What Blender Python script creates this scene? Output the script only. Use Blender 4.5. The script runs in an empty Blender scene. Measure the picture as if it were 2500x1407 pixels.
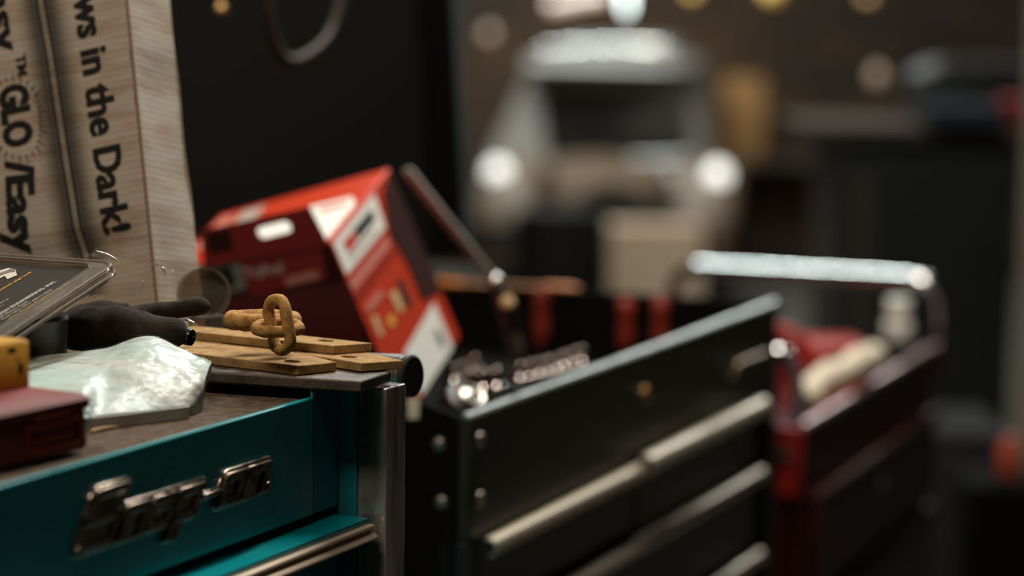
import bpy, bmesh, math, random
from mathutils import Vector, Matrix, noise
random.seed(7)
V = Vector
SC = bpy.context.scene
COL = SC.collection
PI = math.pi

# ------------------------------------------------------------------ camera
FPX = 85.0 / 36.0 * 2500.0
CAM = V((0, 0, 1.75))
_p, _r = math.radians(6.8), math.radians(0.65)
FWD = V((0, math.cos(_p), -math.sin(_p)))
_u0 = V((0, math.sin(_p), math.cos(_p)))
RGT = V((1, 0, 0)) * math.cos(_r) + _u0 * math.sin(_r)
UP = _u0 * math.cos(_r) - V((1, 0, 0)) * math.sin(_r)
cd = bpy.data.cameras.new('camera')
cam = bpy.data.objects.new('camera', cd)
COL.objects.link(cam)
cam.matrix_world = Matrix(((RGT.x, UP.x, -FWD.x, CAM.x), (RGT.y, UP.y, -FWD.y, CAM.y), (RGT.z, UP.z, -FWD.z, CAM.z), (0, 0, 0, 1)))
cd.lens = 85; cd.sensor_width = 36; cd.clip_start = 0.05; cd.clip_end = 100
cd.dof.use_dof = True; cd.dof.focus_distance = 1.752; cd.dof.aperture_fstop = 2.8
SC.camera = cam


def ray(px, py):
    return FWD + RGT * ((px - 1250) / FPX) + UP * ((703.5 - py) / FPX)


def at(px, py, z):
    return CAM + ray(px, py) * z


def onz(px, py, h):
    r = ray(px, py)
    return CAM + r * ((h - CAM.z) / r.z)


def onplane(px, py, P, N):
    r = ray(px, py)
    return CAM + r * ((P - CAM).dot(N) / r.dot(N))


def frame(O, X, Y, Z):
    return Matrix(((X.x, Y.x, Z.x, O.x), (X.y, Y.y, Z.y, O.y), (X.z, Y.z, Z.z, O.z), (0, 0, 0, 1)))


def chest_frame(O, deg):
    a = math.radians(deg)
    return frame(V((O.x, O.y, 0)), V((math.sin(a), math.cos(a), 0)), V((-math.cos(a), math.sin(a), 0)), V((0, 0, 1)))


def fpt(M, px, py, axis, val):
    """point of the pixel's ray on the local plane axis=val of frame M, local coordinates"""
    N = V((M[0][axis], M[1][axis], M[2][axis]))
    P = M @ V([val if i == axis else 0 for i in range(3)])
    return M.inverted() @ onplane(px, py, P, N)


# ------------------------------------------------------------------ materials
def mat(name, col, rough=0.5, metal=0.0, var=None, vscale=20, bump=0, bscale=60, coat=0, spec=0.5, vpos=(0.35, 0.65), stretch=None, detail=6, sheen=0, alpha=None, trans=0, emit=None, estr=0, rvar=0, ior=None):
    m = bpy.data.materials.new(name); m.use_nodes = True
    nt = m.node_tree; b = nt.nodes['Principled BSDF']
    b.inputs['Base Color'].default_value = (*col, 1)
    b.inputs['Roughness'].default_value = rough
    b.inputs['Metallic'].default_value = metal
    b.inputs['Specular IOR Level'].default_value = spec
    b.inputs['Coat Weight'].default_value = coat
    b.inputs['Coat Roughness'].default_value = 0.12
    if sheen:
        b.inputs['Sheen Weight'].default_value = sheen
    if trans:
        b.inputs['Transmission Weight'].default_value = trans
    if ior:
        b.inputs['IOR'].default_value = ior
    if emit:
        b.inputs['Emission Color'].default_value = (*emit, 1)
        b.inputs['Emission Strength'].default_value = estr
    if alpha is not None:
        b.inputs['Alpha'].default_value = alpha
    tc = nt.nodes.new('ShaderNodeTexCoord')
    src = tc.outputs['Object']
    if stretch:
        mp = nt.nodes.new('ShaderNodeMapping'); mp.inputs['Scale'].default_value = stretch
        nt.links.new(src, mp.inputs['Vector']); src = mp.outputs['Vector']
    if var or rvar:
        n = nt.nodes.new('ShaderNodeTexNoise'); n.inputs['Scale'].default_value = vscale; n.inputs['Detail'].default_value = detail
        n.inputs['Roughness'].default_value = 0.65
        nt.links.new(src, n.inputs['Vector'])
        if var:
            r = nt.nodes.new('ShaderNodeValToRGB')
            r.color_ramp.elements[0].position = vpos[0]; r.color_ramp.elements[1].position = vpos[1]
            r.color_ramp.elements[0].color = (*var, 1); r.color_ramp.elements[1].color = (*col, 1)
            nt.links.new(n.outputs['Fac'], r.inputs['Fac'])
            nt.links.new(r.outputs['Color'], b.inputs['Base Color'])
        if rvar:
            q = nt.nodes.new('ShaderNodeMapRange'); q.inputs['From Min'].default_value = .3; q.inputs['From Max'].default_value = .7
            q.inputs['To Min'].default_value = max(0.02, rough - rvar); q.inputs['To Max'].default_value = rough + rvar
            nt.links.new(n.outputs['Fac'], q.inputs['Value']); nt.links.new(q.outputs['Result'], b.inputs['Roughness'])
    if bump:
        n2 = nt.nodes.new('ShaderNodeTexNoise'); n2.inputs['Scale'].default_value = bscale; n2.inputs['Detail'].default_value = 5
        nt.links.new(src, n2.inputs['Vector'])
        bp = nt.nodes.new('ShaderNodeBump'); bp.inputs['Strength'].default_value = bump; bp.inputs['Distance'].default_value = 0.002
        nt.links.new(n2.outputs['Fac'], bp.inputs['Height']); nt.links.new(bp.outputs['Normal'], b.inputs['Normal'])
    return m


def clear_mat(name, tint=(0.9, 0.88, 0.84), gloss=0.35, rough=0.08, bump=0.0, bscale=80, dirt=0.0):
    """thin clear plastic: see-through, with a Fresnel gloss and some haze of its own"""
    m = bpy.data.materials.new(name); m.use_nodes = True
    nt = m.node_tree; nt.nodes.clear()
    N = nt.nodes.new; L = nt.links.new
    out = N('ShaderNodeOutputMaterial'); tr = N('ShaderNodeBsdfTransparent'); tr.inputs['Color'].default_value = (*tint, 1)
    gl = N('ShaderNodeBsdfGlossy'); gl.inputs['Roughness'].default_value = rough
    df = N('ShaderNodeBsdfDiffuse'); df.inputs['Color'].default_value = (0.42, 0.37, 0.32, 1)
    lw = N('ShaderNodeLayerWeight'); lw.inputs['Blend'].default_value = gloss
    m1 = N('ShaderNodeMixShader'); m2 = N('ShaderNodeMixShader')
    m1.inputs['Fac'].default_value = dirt
    L(tr.outputs[0], m1.inputs[1]); L(df.outputs[0], m1.inputs[2])
    L(lw.outputs['Fresnel'], m2.inputs['Fac']); L(m1.outputs[0], m2.inputs[1]); L(gl.outputs[0], m2.inputs[2])
    L(m2.outputs[0], out.inputs['Surface'])
    if bump:
        tc = N('ShaderNodeTexCoord'); n = N('ShaderNodeTexNoise'); n.inputs['Scale'].default_value = bscale; n.inputs['Detail'].default_value = 4
        L(tc.outputs['Object'], n.inputs['Vector'])
        bp = N('ShaderNodeBump'); bp.inputs['Strength'].default_value = bump; bp.inputs['Distance'].default_value = 0.004
        L(n.outputs['Fac'], bp.inputs['Height'])
        for s in (gl, df):
            L(bp.outputs['Normal'], s.inputs['Normal'])
        L(bp.outputs['Normal'], lw.inputs['Normal'])
    return m


M = {}
M['teal'] = mat('teal_paint', (0.0, 0.26, 0.29), 0.26, var=(0.0, 0.23, 0.255), vscale=9, coat=0.4, rvar=0.08)
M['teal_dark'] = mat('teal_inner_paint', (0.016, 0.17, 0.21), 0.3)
M['worn_chrome'] = mat('worn_chrome', (0.74, 0.70, 0.64), 0.22, 0.72, var=(0.26, 0.22, 0.18), vscale=30, stretch=(1, 1, 0.12), vpos=(0.36, 0.52), rvar=0.12)
M['chrome'] = mat('chrome', (0.78, 0.75, 0.72), 0.12, 1.0)
M['chrome_soft'] = mat('brushed_chrome', (0.72, 0.68, 0.62), 0.28, 1.0, bump=0.05, bscale=200)
M['emblem'] = mat('pitted_chrome', (0.40, 0.33, 0.27), 0.22, 1.0, var=(0.17, 0.13, 0.10), vscale=60, vpos=(0.35, 0.5), rvar=0.1)
M['rust'] = mat('rusty_steel', (0.40, 0.24, 0.095), 0.92, var=(0.19, 0.10, 0.04), vscale=95, bump=0.35, bscale=900, spec=0.2, vpos=(0.3, 0.62), detail=10)
M['rust_chain'] = mat('rusty_chain_steel', (0.47, 0.245, 0.065), 0.85, var=(0.20, 0.09, 0.026), vscale=170, bump=0.28, bscale=700, spec=0.25, vpos=(0.32, 0.62), detail=9)
M['rust_hole'] = mat('dark_hole_scale', (0.035, 0.02, 0.012), 0.95)
M['steel_dark'] = mat('dark_mill_steel', (0.12, 0.085, 0.063), 0.62, 0.3, var=(0.05, 0.038, 0.03), vscale=50, bump=0.3, bscale=260)
M['mat'] = mat('dusty_brown_liner', (0.135, 0.092, 0.060), 0.95, var=(0.05, 0.033, 0.022), vscale=130, bump=0.9, bscale=420, spec=0.15, detail=9)
M['glove'] = mat('dark_knit_cloth', (0.040, 0.025, 0.014), 0.95, var=(0.018, 0.011, 0.007), vscale=120, bump=0.9, bscale=1100, spec=0.12, sheen=0.12)
M['rubber'] = mat('black_rubber', (0.012, 0.011, 0.010), 0.25, bump=0.2, bscale=200)
M['black'] = mat('black_paint', (0.009, 0.009, 0.007), 0.55, var=(0.006, 0.006, 0.005), vscale=8)
M['black_lid'] = mat('black_lid_lining', (0.006, 0.005, 0.004), 0.95, spec=0.05)
M['olive'] = mat('dark_olive_paint', (0.026, 0.027, 0.011), 0.4, var=(0.021, 0.020, 0.010), vscale=5, spec=0.3)
M['beige_rail'] = mat('satin_aluminium', (0.60, 0.49, 0.37), 0.42, 0.85)
M['red'] = mat('red_paint', (0.30, 0.018, 0.012), 0.38, var=(0.22, 0.012, 0.01), vscale=12)
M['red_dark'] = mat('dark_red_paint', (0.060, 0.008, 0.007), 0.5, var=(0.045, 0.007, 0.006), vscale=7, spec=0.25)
M['red_plastic'] = mat('red_plastic', (0.34, 0.022, 0.012), 0.42)
M['red_case'] = mat('dusty_red_plastic', (0.18, 0.018, 0.008), 0.55, var=(0.14, 0.014, 0.007), vscale=40, spec=.3)
M['yellow'] = mat('yellow_plastic', (0.52, 0.26, 0.015), 0.5, var=(0.5, 0.24, 0.02), vscale=40)
M['blackmark'] = mat('black_smudge', (0.02, 0.015, 0.01), 0.8)
M['orange'] = mat('orange_plastic', (0.55, 0.17, 0.02), 0.35)
M['red_handle'] = mat('red_clear_handle', (0.26, 0.03, 0.018), 0.3)
M['cream'] = mat('cream_cloth', (0.78, 0.66, 0.49), 0.85, var=(0.58, 0.46, 0.33), vscale=15, bump=0.3)
M['white'] = mat('white_plastic', (0.86, 0.80, 0.70), 0.4)
M['wood'] = mat('pale_wood', (0.42, 0.25, 0.1), 0.7, var=(0.34, 0.19, 0.07), vscale=8, stretch=(1, 1, 8))
M['amber_wood'] = mat('amber_plywood', (0.26, 0.125, 0.034), 0.7, var=(0.2, 0.09, 0.024), vscale=4)
M['brass'] = mat('dull_brass', (0.55, 0.32, 0.12), 0.4, 0.9)
M['concrete'] = mat('dark_concrete', (0.085, 0.072, 0.062), 0.8, var=(0.055, 0.046, 0.04), vscale=3, bump=0.2)
M['wall'] = mat('brown_shop_wall', (0.050, 0.026, 0.0125), 0.9, var=(0.020, 0.0135, 0.010), vscale=0.9, vpos=(.42, .6), spec=.2)
M['ceiling'] = mat('dark_ceiling', (0.06, 0.045, 0.035), 0.9)
M['boxred'] = mat('printed_red_card', (0.46, 0.034, 0.008), 0.5, spec=0.2)
M['boxdark'] = mat('printed_maroon_card', (0.22, 0.014, 0.010), 0.45, spec=0.4)
M['boxblack'] = mat('print_and_shade_black', (0.032, 0.009, 0.007), 0.75, spec=0.1)
M['boxwhite'] = mat('white_label_paper', (0.78, 0.75, 0.68), 0.6)
M['ink'] = mat('black_ink', (0.015, 0.014, 0.013), 0.7, spec=0.2)
M['redink'] = mat('red_ink', (0.5, 0.05, 0.03), 0.7, spec=0.2)
M['pinkink'] = mat('pink_ink', (0.5, 0.17, 0.13), 0.7, spec=0.2)
M['greyink'] = mat('grey_ink', (0.20, 0.18, 0.16), 0.8, spec=0.2)
M['fainter'] = mat('pale_grey_ink', (0.34, 0.30, 0.26), 0.8, spec=0.2)
M['whiteink'] = mat('white_ink', (0.66, 0.63, 0.58), 0.6)
M['goldink'] = mat('golden_ink', (0.66, 0.36, 0.03), 0.6)
M['tanink'] = mat('tan_ink', (0.55, 0.36, 0.16), 0.7)
M['card'] = mat('black_insert_card', (0.022, 0.020, 0.018), 0.5)
M['truck_grey'] = mat('pale_grey_truck_paint', (0.165, 0.148, 0.13), 0.35, coat=0.3)
M['truck_white'] = mat('white_truck_paint', (0.72, 0.72, 0.68), 0.3, coat=0.4)
M['truck_brown'] = mat('rust_brown_primer', (0.10, 0.058, 0.030), 0.6, var=(0.06, 0.036, 0.018), vscale=5)
M['glass_dark'] = mat('dark_window_glass', (0.010, 0.009, 0.008), 0.12)
M['tyre'] = mat('tyre_rubber', (0.018, 0.017, 0.016), 0.85)
M['lamp_lens'] = mat('headlamp_glow_lens', (0.8, 0.8, 0.78), 0.2, emit=(1.0, 0.98, 0.92), estr=1.5)  # glow stands in for light reflected off the headlamp glass
M['bulb'] = mat('lit_bulb_glass', (0.9, 0.9, 0.9), 0.2, emit=(0.85, 1.0, 0.97), estr=5)
M['bulb_warm'] = mat('dim_warm_bulb_glass', (0.9, 0.8, 0.7), 0.2, emit=(1.0, 0.62, 0.38), estr=0.22)
M['bulb_amber'] = mat('amber_lamp_glass', (0.9, 0.6, 0.2), 0.2, emit=(1.0, 0.5, 0.12), estr=0.4)
M['bluegrey'] = mat('blue_grey_paint', (0.022, 0.026, 0.036), 0.8, spec=.15)
M['greybrown'] = mat('grey_brown_paint', (0.05, 0.04, 0.032), 0.9, spec=0.1)
M['clear'] = clear_mat('clear_plastic', (0.95, 0.93, 0.90), 0.04, 0.10, dirt=0.012)
M['clear_rim'] = clear_mat('clear_plastic_rim', (0.72, 0.66, 0.60), 0.10, 0.2, dirt=0.24, bump=0.15, bscale=150)
M['film'] = clear_mat('wrinkled_plastic_film', (0.97, 0.97, 0.96), 0.14, 0.22, bump=0.45, bscale=75, dirt=0.03)
M['blister'] = clear_mat('crumpled_clear_plastic', (0.94, 0.92, 0.89), 0.06, 0.10, bump=0.2, bscale=35, dirt=0.03)
M['frost'] = clear_mat('frosted_plastic', (0.62, 0.52, 0.42), 0.25, 0.3, dirt=0.16)


def slab_material():
    m = bpy.data.materials.new('pale_translucent_block'); m.use_nodes = True
    nt = m.node_tree; b = nt.nodes['Principled BSDF']; N = nt.nodes.new; L = nt.links.new
    tc = N('ShaderNodeTexCoord')
    n = N('ShaderNodeTexNoise'); n.inputs['Scale'].default_value = 22; n.inputs['Detail'].default_value = 8
    mp = N('ShaderNodeMapping'); mp.inputs['Scale'].default_value = (0.5, 1.3, 1.3)
    L(tc.outputs['Object'], mp.inputs['Vector']); L(mp.outputs['Vector'], n.inputs['Vector'])
    r = N('ShaderNodeValToRGB'); e = r.color_ramp.elements
    e[0].position = 0.32; e[0].color = (0.43, 0.555, 0.53, 1); e[1].position = 0.68; e[1].color = (0.53, 0.55, 0.51, 1)
    L(n.outputs['Fac'], r.inputs['Fac'])
    s = N('ShaderNodeTexNoise'); s.inputs['Scale'].default_value = 70; s.inputs['Detail'].default_value = 2
    L(tc.outputs['Object'], s.inputs['Vector'])
    q = N('ShaderNodeValToRGB'); q.color_ramp.elements[0].position = 0.24; q.color_ramp.elements[1].position = 0.30
    q.color_ramp.elements[0].color = (0.16, 0.15, 0.13, 1); q.color_ramp.elements[1].color = (1, 1, 1, 1)
    L(s.outputs['Fac'], q.inputs['Fac'])
    mx = N('ShaderNodeMix'); mx.data_type = 'RGBA'; mx.blend_type = 'MULTIPLY'; mx.inputs['Factor'].default_value = 1
    L(r.outputs['Color'], mx.inputs['A']); L(q.outputs['Color'], mx.inputs['B'])
    L(mx.outputs['Result'], b.inputs['Base Color'])
    b.inputs['Roughness'].default_value = 0.5
    b.inputs['Subsurface Weight'].default_value = 0.25
    b.inputs['Subsurface Radius'].default_value = (0.01, 0.012, 0.012)
    return m


M['slab'] = slab_material()


def carton_material():
    """worn white corrugated board: flute shading painted in as faint lines across, brown wear"""
    m = bpy.data.materials.new('worn_white_corrugated_board'); m.use_nodes = True
    nt = m.node_tree; b = nt.nodes['Principled BSDF']; N = nt.nodes.new; L = nt.links.new
    tc = N('ShaderNodeTexCoord')
    w = N('ShaderNodeTexWave'); w.wave_type = 'BANDS'; w.bands_direction = 'Z'; w.inputs['Scale'].default_value = 62
    w.inputs['Distortion'].default_value = 1.0; w.inputs['Detail'].default_value = 2; w.inputs['Detail Scale'].default_value = 1.5
    L(tc.outputs['Object'], w.inputs['Vector'])
    n = N('ShaderNodeTexNoise'); n.inputs['Scale'].default_value = 16; n.inputs['Detail'].default_value = 8; n.inputs['Roughness'].default_value = 0.7
    mp = N('ShaderNodeMapping'); mp.inputs['Scale'].default_value = (0.5, 0.5, 4.0)
    L(tc.outputs['Object'], mp.inputs['Vector']); L(mp.outputs['Vector'], n.inputs['Vector'])
    r = N('ShaderNodeValToRGB'); e = r.color_ramp.elements
    e[0].position = 0.36; e[0].color = (0.38, 0.275, 0.185, 1); e[1].position = 0.54; e[1].color = (0.50, 0.425, 0.345, 1)
    L(n.outputs['Fac'], r.inputs['Fac'])
    k = N('ShaderNodeMapRange'); k.inputs['To Min'].default_value = 0.88; k.inputs['To Max'].default_value = 1.0  # shading of the flutes, as a factor on the board colour
    L(w.outputs['Fac'], k.inputs['Value'])
    mx = N('ShaderNodeMix'); mx.data_type = 'RGBA'; mx.blend_type = 'MULTIPLY'; mx.inputs['Factor'].default_value = 1
    cb = N('ShaderNodeCombineColor')
    for s in ('Red', 'Green', 'Blue'):
        L(k.outputs['Result'], cb.inputs[s])
    L(r.outputs['Color'], mx.inputs['A']); L(cb.outputs['Color'], mx.inputs['B'])
    L(mx.outputs['Result'], b.inputs['Base Color'])
    bp = N('ShaderNodeBump'); bp.inputs['Strength'].default_value = 0.06; bp.inputs['Distance'].default_value = 0.001
    L(w.outputs['Fac'], bp.inputs['Height']); L(bp.outputs['Normal'], b.inputs['Normal'])
    b.inputs['Roughness'].default_value = 0.75; b.inputs['Specular IOR Level'].default_value = 0.25
    return m


M['carton'] = carton_material()


def smear_material():
    """printed grey band that fades out at both sides (ink density follows the sheet's own width coordinate)"""
    m = bpy.data.materials.new('faded_grey_print'); m.use_nodes = True
    nt = m.node_tree; b = nt.nodes['Principled BSDF']; N = nt.nodes.new; L = nt.links.new
    uv = N('ShaderNodeUVMap')
    sx = N('ShaderNodeSeparateXYZ'); L(uv.outputs['UV'], sx.inputs[0])
    r = N('ShaderNodeValToRGB'); els = r.color_ramp.elements
    els[0].position = 0.0; els[0].color = (0, 0, 0, 1); els[1].position = 1.0; els[1].color = (0, 0, 0, 1)
    for p, v in ((0.14, 0.16), (0.29, 0.50), (0.37, 0.66), (0.405, 0.36), (0.44, 0.26), (0.56, 0.26), (0.595, 0.36), (0.63, 0.66), (0.71, 0.50), (0.86, 0.16)):
        q = els.new(p); q.color = (v, v, v, 1)
    L(sx.outputs['X'], r.inputs['Fac']); L(r.outputs['Color'], b.inputs['Alpha'])
    b.inputs['Base Color'].default_value = (0.03, 0.028, 0.026, 1); b.inputs['Roughness'].default_value = 0.8
    b.inputs['Specular IOR Level'].default_value = 0.2
    return m


M['smear'] = smear_material()


# ------------------------------------------------------------------ mesh builder
class MB:
    def __init__(s):
        s.v = []; s.f = []; s.uv = None

    def quad_faces(s, base, rows, cols, closed_u=False, closed_v=False):
        for i in range(rows if closed_v else rows - 1):
            for j in range(cols if closed_u else cols - 1):
                a = base + i * cols + j; b = base + i * cols + (j + 1) % cols
                c = base + ((i + 1) % rows) * cols + (j + 1) % cols; d = base + ((i + 1) % rows) * cols + j
                s.f.append((a, b, c, d))

    def box(s, lo, hi, T=None):
        o = len(s.v)
        for z in (lo[2], hi[2]):
            for x, y in ((lo[0], lo[1]), (hi[0], lo[1]), (hi[0], hi[1]), (lo[0], hi[1])):
                p = V((x, y, z)); s.v.append(T @ p if T else p)
        for q in ((3, 2, 1, 0), (4, 5, 6, 7), (0, 1, 5, 4), (1, 2, 6, 5), (2, 3, 7, 6), (3, 0, 4, 7)):
            s.f.append(tuple(o + i for i in q))
        return s

    def hexa(s, low, top):
        """solid between two polygons of equal length"""
        n = len(low); o = len(s.v)
        s.v += [V(p) for p in low] + [V(p) for p in top]
        s.f.append(tuple(o + i for i in reversed(range(n)))); s.f.append(tuple(o + n + i for i in range(n)))
        for i in range(n):
            j = (i + 1) % n
            s.f.append((o + i, o + j, o + n + j, o + n + i))
        return s

    def poly(s, pts):
        o = len(s.v); s.v += [V(p) for p in pts]; s.f.append(tuple(range(o, o + len(pts)))); return s

    def tube(s, pts, rad, seg=14, closed=False, cap=True, flat=1.0):
        pts = [V(p) for p in pts]; n = len(pts)
        rr = rad if isinstance(rad, (list, tuple)) else [rad] * n
        o = len(s.v); nrm = None
        for i, p in enumerate(pts):
            if closed:
                t = (pts[(i + 1) % n] - pts[i - 1]).normalized()
            else:
                t = (pts[min(i + 1, n - 1)] - pts[max(i - 1, 0)]).normalized()
            if nrm is None:
                nrm = t.orthogonal().normalized()
                if abs(t.z) < 0.9:
                    nrm = t.cross(V((0, 0, 1))).normalized()
            else:
                nrm = (nrm - t * nrm.dot(t)).normalized()
            b = t.cross(nrm)
            for k in range(seg):
                a = 2 * PI * k / seg
                s.v.append(p + nrm * math.cos(a) * rr[i] + b * math.sin(a) * rr[i] * flat)
        s.quad_faces(o, n, seg, closed_u=True, closed_v=closed)
        if not closed and cap:
            s.f.append(tuple(o + k for k in reversed(range(seg))))
            e = o + (n - 1) * seg
            s.f.append(tuple(e + k for k in range(seg)))
        return s

    def lathe(s, prof, seg=32, T=None, cap=True):
        """profile of (radius, height) about local Z"""
        o = len(s.v)
        for r, z in prof:
            for k in range(seg):
                a = 2 * PI * k / seg
                p = V((r * math.cos(a), r * math.sin(a), z)); s.v.append(T @ p if T else p)
        s.quad_faces(o, len(prof), seg, closed_u=True)
        if cap:
            if prof[0][0] > 1e-6:
                s.f.append(tuple(o + k for k in reversed(range(seg))))
            if prof[-1][0] > 1e-6:
                e = o + (len(prof) - 1) * seg; s.f.append(tuple(e + k for k in range(seg)))
        return s

    def loft(s, rings, cap=True):
        o = len(s.v); n = len(rings[0])
        for r in rings:
            s.v += [V(p) for p in r]
        s.quad_faces(o, len(rings), n, closed_u=True)
        if cap:
            s.f.append(tuple(o + k for k in reversed(range(n))))
            e = o + (len(rings) - 1) * n; s.f.append(tuple(e + k for k in range(n)))
        return s

    def grid(s, fn, nu, nv):
        o = len(s.v)
        for i in range(nv):
            for j in range(nu):
                s.v.append(V(fn(j / (nu - 1), i / (nv - 1))))
        s.quad_faces(o, nv, nu)
        return s

    def build(s, name, m, parent=None, smooth=35, bevel=0, seg=2, world=False, fix=True):
        """vertices are in the parent's local space (world=True: given in world space)"""
        me = bpy.data.meshes.new(name)
        vs = s.v
        if world and parent is not None:
            I = parent.matrix_basis.inverted(); vs = [I @ p for p in vs]
        me.from_pydata([tuple(p) for p in vs], [], s.f)
        bm = bmesh.new(); bm.from_mesh(me)
        bmesh.ops.remove_doubles(bm, verts=bm.verts, dist=1e-6)
        if fix:
            bmesh.ops.recalc_face_normals(bm, faces=bm.faces)
        bm.to_mesh(me); bm.free()
        me.materials.append(M[m] if isinstance(m, str) else m)
        o = bpy.data.objects.new(name, me); COL.objects.link(o)
        if parent is not None:
            o.parent = parent
        if smooth:
            me.polygons.foreach_set('use_smooth', [True] * len(me.polygons))
            me.set_sharp_from_angle(angle=math.radians(smooth))
        if bevel:
            b = o.modifiers.new('bevel', 'BEVEL'); b.width = bevel; b.segments = seg; b.limit_method = 'ANGLE'; b.angle_limit = math.radians(40)
        return o


def tag(o, label=None, cat=None, group=None, kind=None):
    if label: o['label'] = label
    if cat: o['category'] = cat
    if group: o['group'] = group
    if kind: o['kind'] = kind
    return o


def thing(name, label, cat, Mx, group=None):
    o = bpy.data.objects.new(name, None); COL.objects.link(o)
    o.empty_display_size = 0.02
    o.matrix_basis = Mx if isinstance(Mx, Matrix) else Matrix.Translation(Mx)
    return tag(o, label, cat, group)


def single(o, base):
    """move a one-mesh thing's origin to its base point, geometry staying put"""
    o.data.transform(Matrix.Translation(-base)); o.matrix_basis = Matrix.Translation(base)
    return o


def copy_tree(o, parent=None):
    c = o.copy(); COL.objects.link(c); c.parent = parent
    for ch in [x for x in o.children]:
        copy_tree(ch, c)
    return c


def text_mesh(txt, offset=0.0, extrude=0.0, bevel=0.0, spacing=1.0, shear=0.0, res=4):
    """flat text as (verts, faces), size 1"""
    c = bpy.data.curves.new('t', 'FONT'); c.body = txt; c.size = 1.0
    c.offset = offset; c.extrude = extrude; c.bevel_depth = bevel; c.space_character = spacing; c.shear = shear; c.resolution_u = res
    o = bpy.data.objects.new('t', c); COL.objects.link(o)
    dg = bpy.context.evaluated_depsgraph_get(); dg.update()
    me = bpy.data.meshes.new_from_object(o.evaluated_get(dg))
    vs = [v.co.copy() for v in me.vertices]; fs = [tuple(p.vertices) for p in me.polygons]
    bpy.data.objects.remove(o); bpy.data.curves.remove(c); bpy.data.meshes.remove(me)
    return vs, fs


def add_text(mb, txt, A, B, upv, capsize, nrm, lift=0.0006, depth=0.0, **kw):
    """lay text from A to B (world); letters' up = upv, capital height = capsize"""
    vs, fs = text_mesh(txt, extrude=depth, **kw)
    x0 = min(v.x for v in vs); x1 = max(v.x for v in vs)
    d = B - A
    u = upv.normalized(); nn = nrm.normalized()
    k = capsize / 0.7
    o = len(mb.v)
    for v in vs:
        mb.v.append(A + d * ((v.x - x0) / (x1 - x0)) + u * (v.y * k) + nn * (lift + v.z))
    mb.f += [tuple(o + i for i in f) for f in fs]
    return mb


def rrect(x0, x1, y0, y1, r, z, n=6):
    pts = []
    for cx, cy, a0 in ((x1 - r, y1 - r, 0), (x0 + r, y1 - r, PI / 2), (x0 + r, y0 + r, PI), (x1 - r, y0 + r, 1.5 * PI)):
        for i in range(n + 1):
            a = a0 + PI / 2 * i / n
            pts.append(V((cx + r * math.cos(a), cy + r * math.sin(a), z)))
    return pts


def align(O, zdir):
    z = zdir.normalized(); x = z.orthogonal().normalized(); y = z.cross(x)
    return frame(O, x, y, z)


def lerp(a, b, t): return a + (b - a) * t


def polyline(pts, n):
    """Catmull-Rom resample"""
    pts = [V(p) for p in pts]; out = []
    m = len(pts) - 1
    for i in range(n):
        t = i / (n - 1) * m; k = min(int(t), m - 1); f = t - k
        p0, p1, p2, p3 = pts[max(k - 1, 0)], pts[k], pts[k + 1], pts[min(k + 2, m)]
        out.append(0.5 * ((2 * p1) + (p2 - p0) * f + (2 * p0 - 5 * p1 + 4 * p2 - p3) * f * f + (3 * p1 - p0 - 3 * p2 + p3) * f ** 3))
    return out


# ------------------------------------------------------------------ the room
def struct(name, lo, hi, m):
    o = MB().box(lo, hi).build(name, m, smooth=0); tag(o, kind='structure'); return o


struct('floor', (-5, -2.5, -0.1), (6, 15.6, 0), 'concrete')
struct('ceiling', (-5, -2.5, 3.7), (6, 15.6, 3.8), 'ceiling')
struct('wall_back', (-5, 15.5, 0), (6, 15.6, 3.7), 'wall')
struct('wall_left', (-5.1, -2.5, 0), (-5, 15.6, 3.7), 'wall')
struct('wall_right', (6, -2.5, 0), (6.1, 15.6, 3.7), 'wall')
struct('wall_front', (-5, -2.6, 0), (6, -2.5, 3.7), 'wall')


def caster(T, x, y, top, name='caster'):
    r = 0.055
    mb = MB()
    mb.lathe([(0.0, -0.018), (r * 0.8, -0.018), (r, -0.010), (r, 0.010), (r * 0.8, 0.018), (0, 0.018)], 24,
             frame(V((x, y, r)), V((1, 0, 0)), V((0, 0, 1)), V((0, -1, 0))))
    mb.box((x - 0.03, y - 0.028, r), (x + 0.03, y - 0.022, top)); mb.box((x - 0.03, y + 0.022, r), (x + 0.03, y + 0.028, top))
    mb.box((x - 0.04, y - 0.04, top - 0.006), (x + 0.04, y + 0.04, top))
    return mb.build(name, 'black', T)


# ------------------------------------------------------------------ teal tool chest
P0 = at(943, 950, 1.745)
Z0 = P0.z
TF = chest_frame(P0, 25.4)
tw = fpt(TF, 991, 931, 1, 0).x                 # post width along the front
tpd = fpt(TF, 873, 1000, 0, 0).y               # post depth
typ = fpt(TF, 836, 1232, 0, 0).y               # panel plane
pt = fpt(TF, 766, 970, 1, typ); ZT = pt.z; xend = pt.x
zpb = fpt(TF, 836, 1232, 1, typ).z
zl = fpt(TF, 834, 1253, 1, typ).z
lipf = fpt(TF, 902, 1265, 2, zl)
r1 = fpt(TF, 908, 1280, 1, lipf.y - 0.003); r2 = fpt(TF, 911, 1309, 1, lipf.y - 0.003)
print('TEAL', tw, tpd, typ, pt, zpb, zl, lipf, r1, r2, Z0)
T = thing('tool_chest', 'teal steel tool chest with a chrome emblem on its top drawer', 'tool chest', TF)
XL, YB = -1.25, 0.56
ZM = ZT - 0.003
body = MB()
body.box((XL, typ + 0.022, 0.13), (tw - 0.004, YB, ZM - 0.004))
body.box((XL, typ + 0.003, ZT - 0.012), (xend, typ + 0.03, ZM - 0.004))
body.box((XL, 0, 0.13), (tw - 0.004, YB, 0.2))
body.build('body', 'teal', T, bevel=0.001)
MB().box((-0.002, tpd, 0.13), (tw - 0.004, typ + 0.021, Z0 - 0.004)).build('jamb', 'teal_dark', T, bevel=0.0008)
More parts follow.
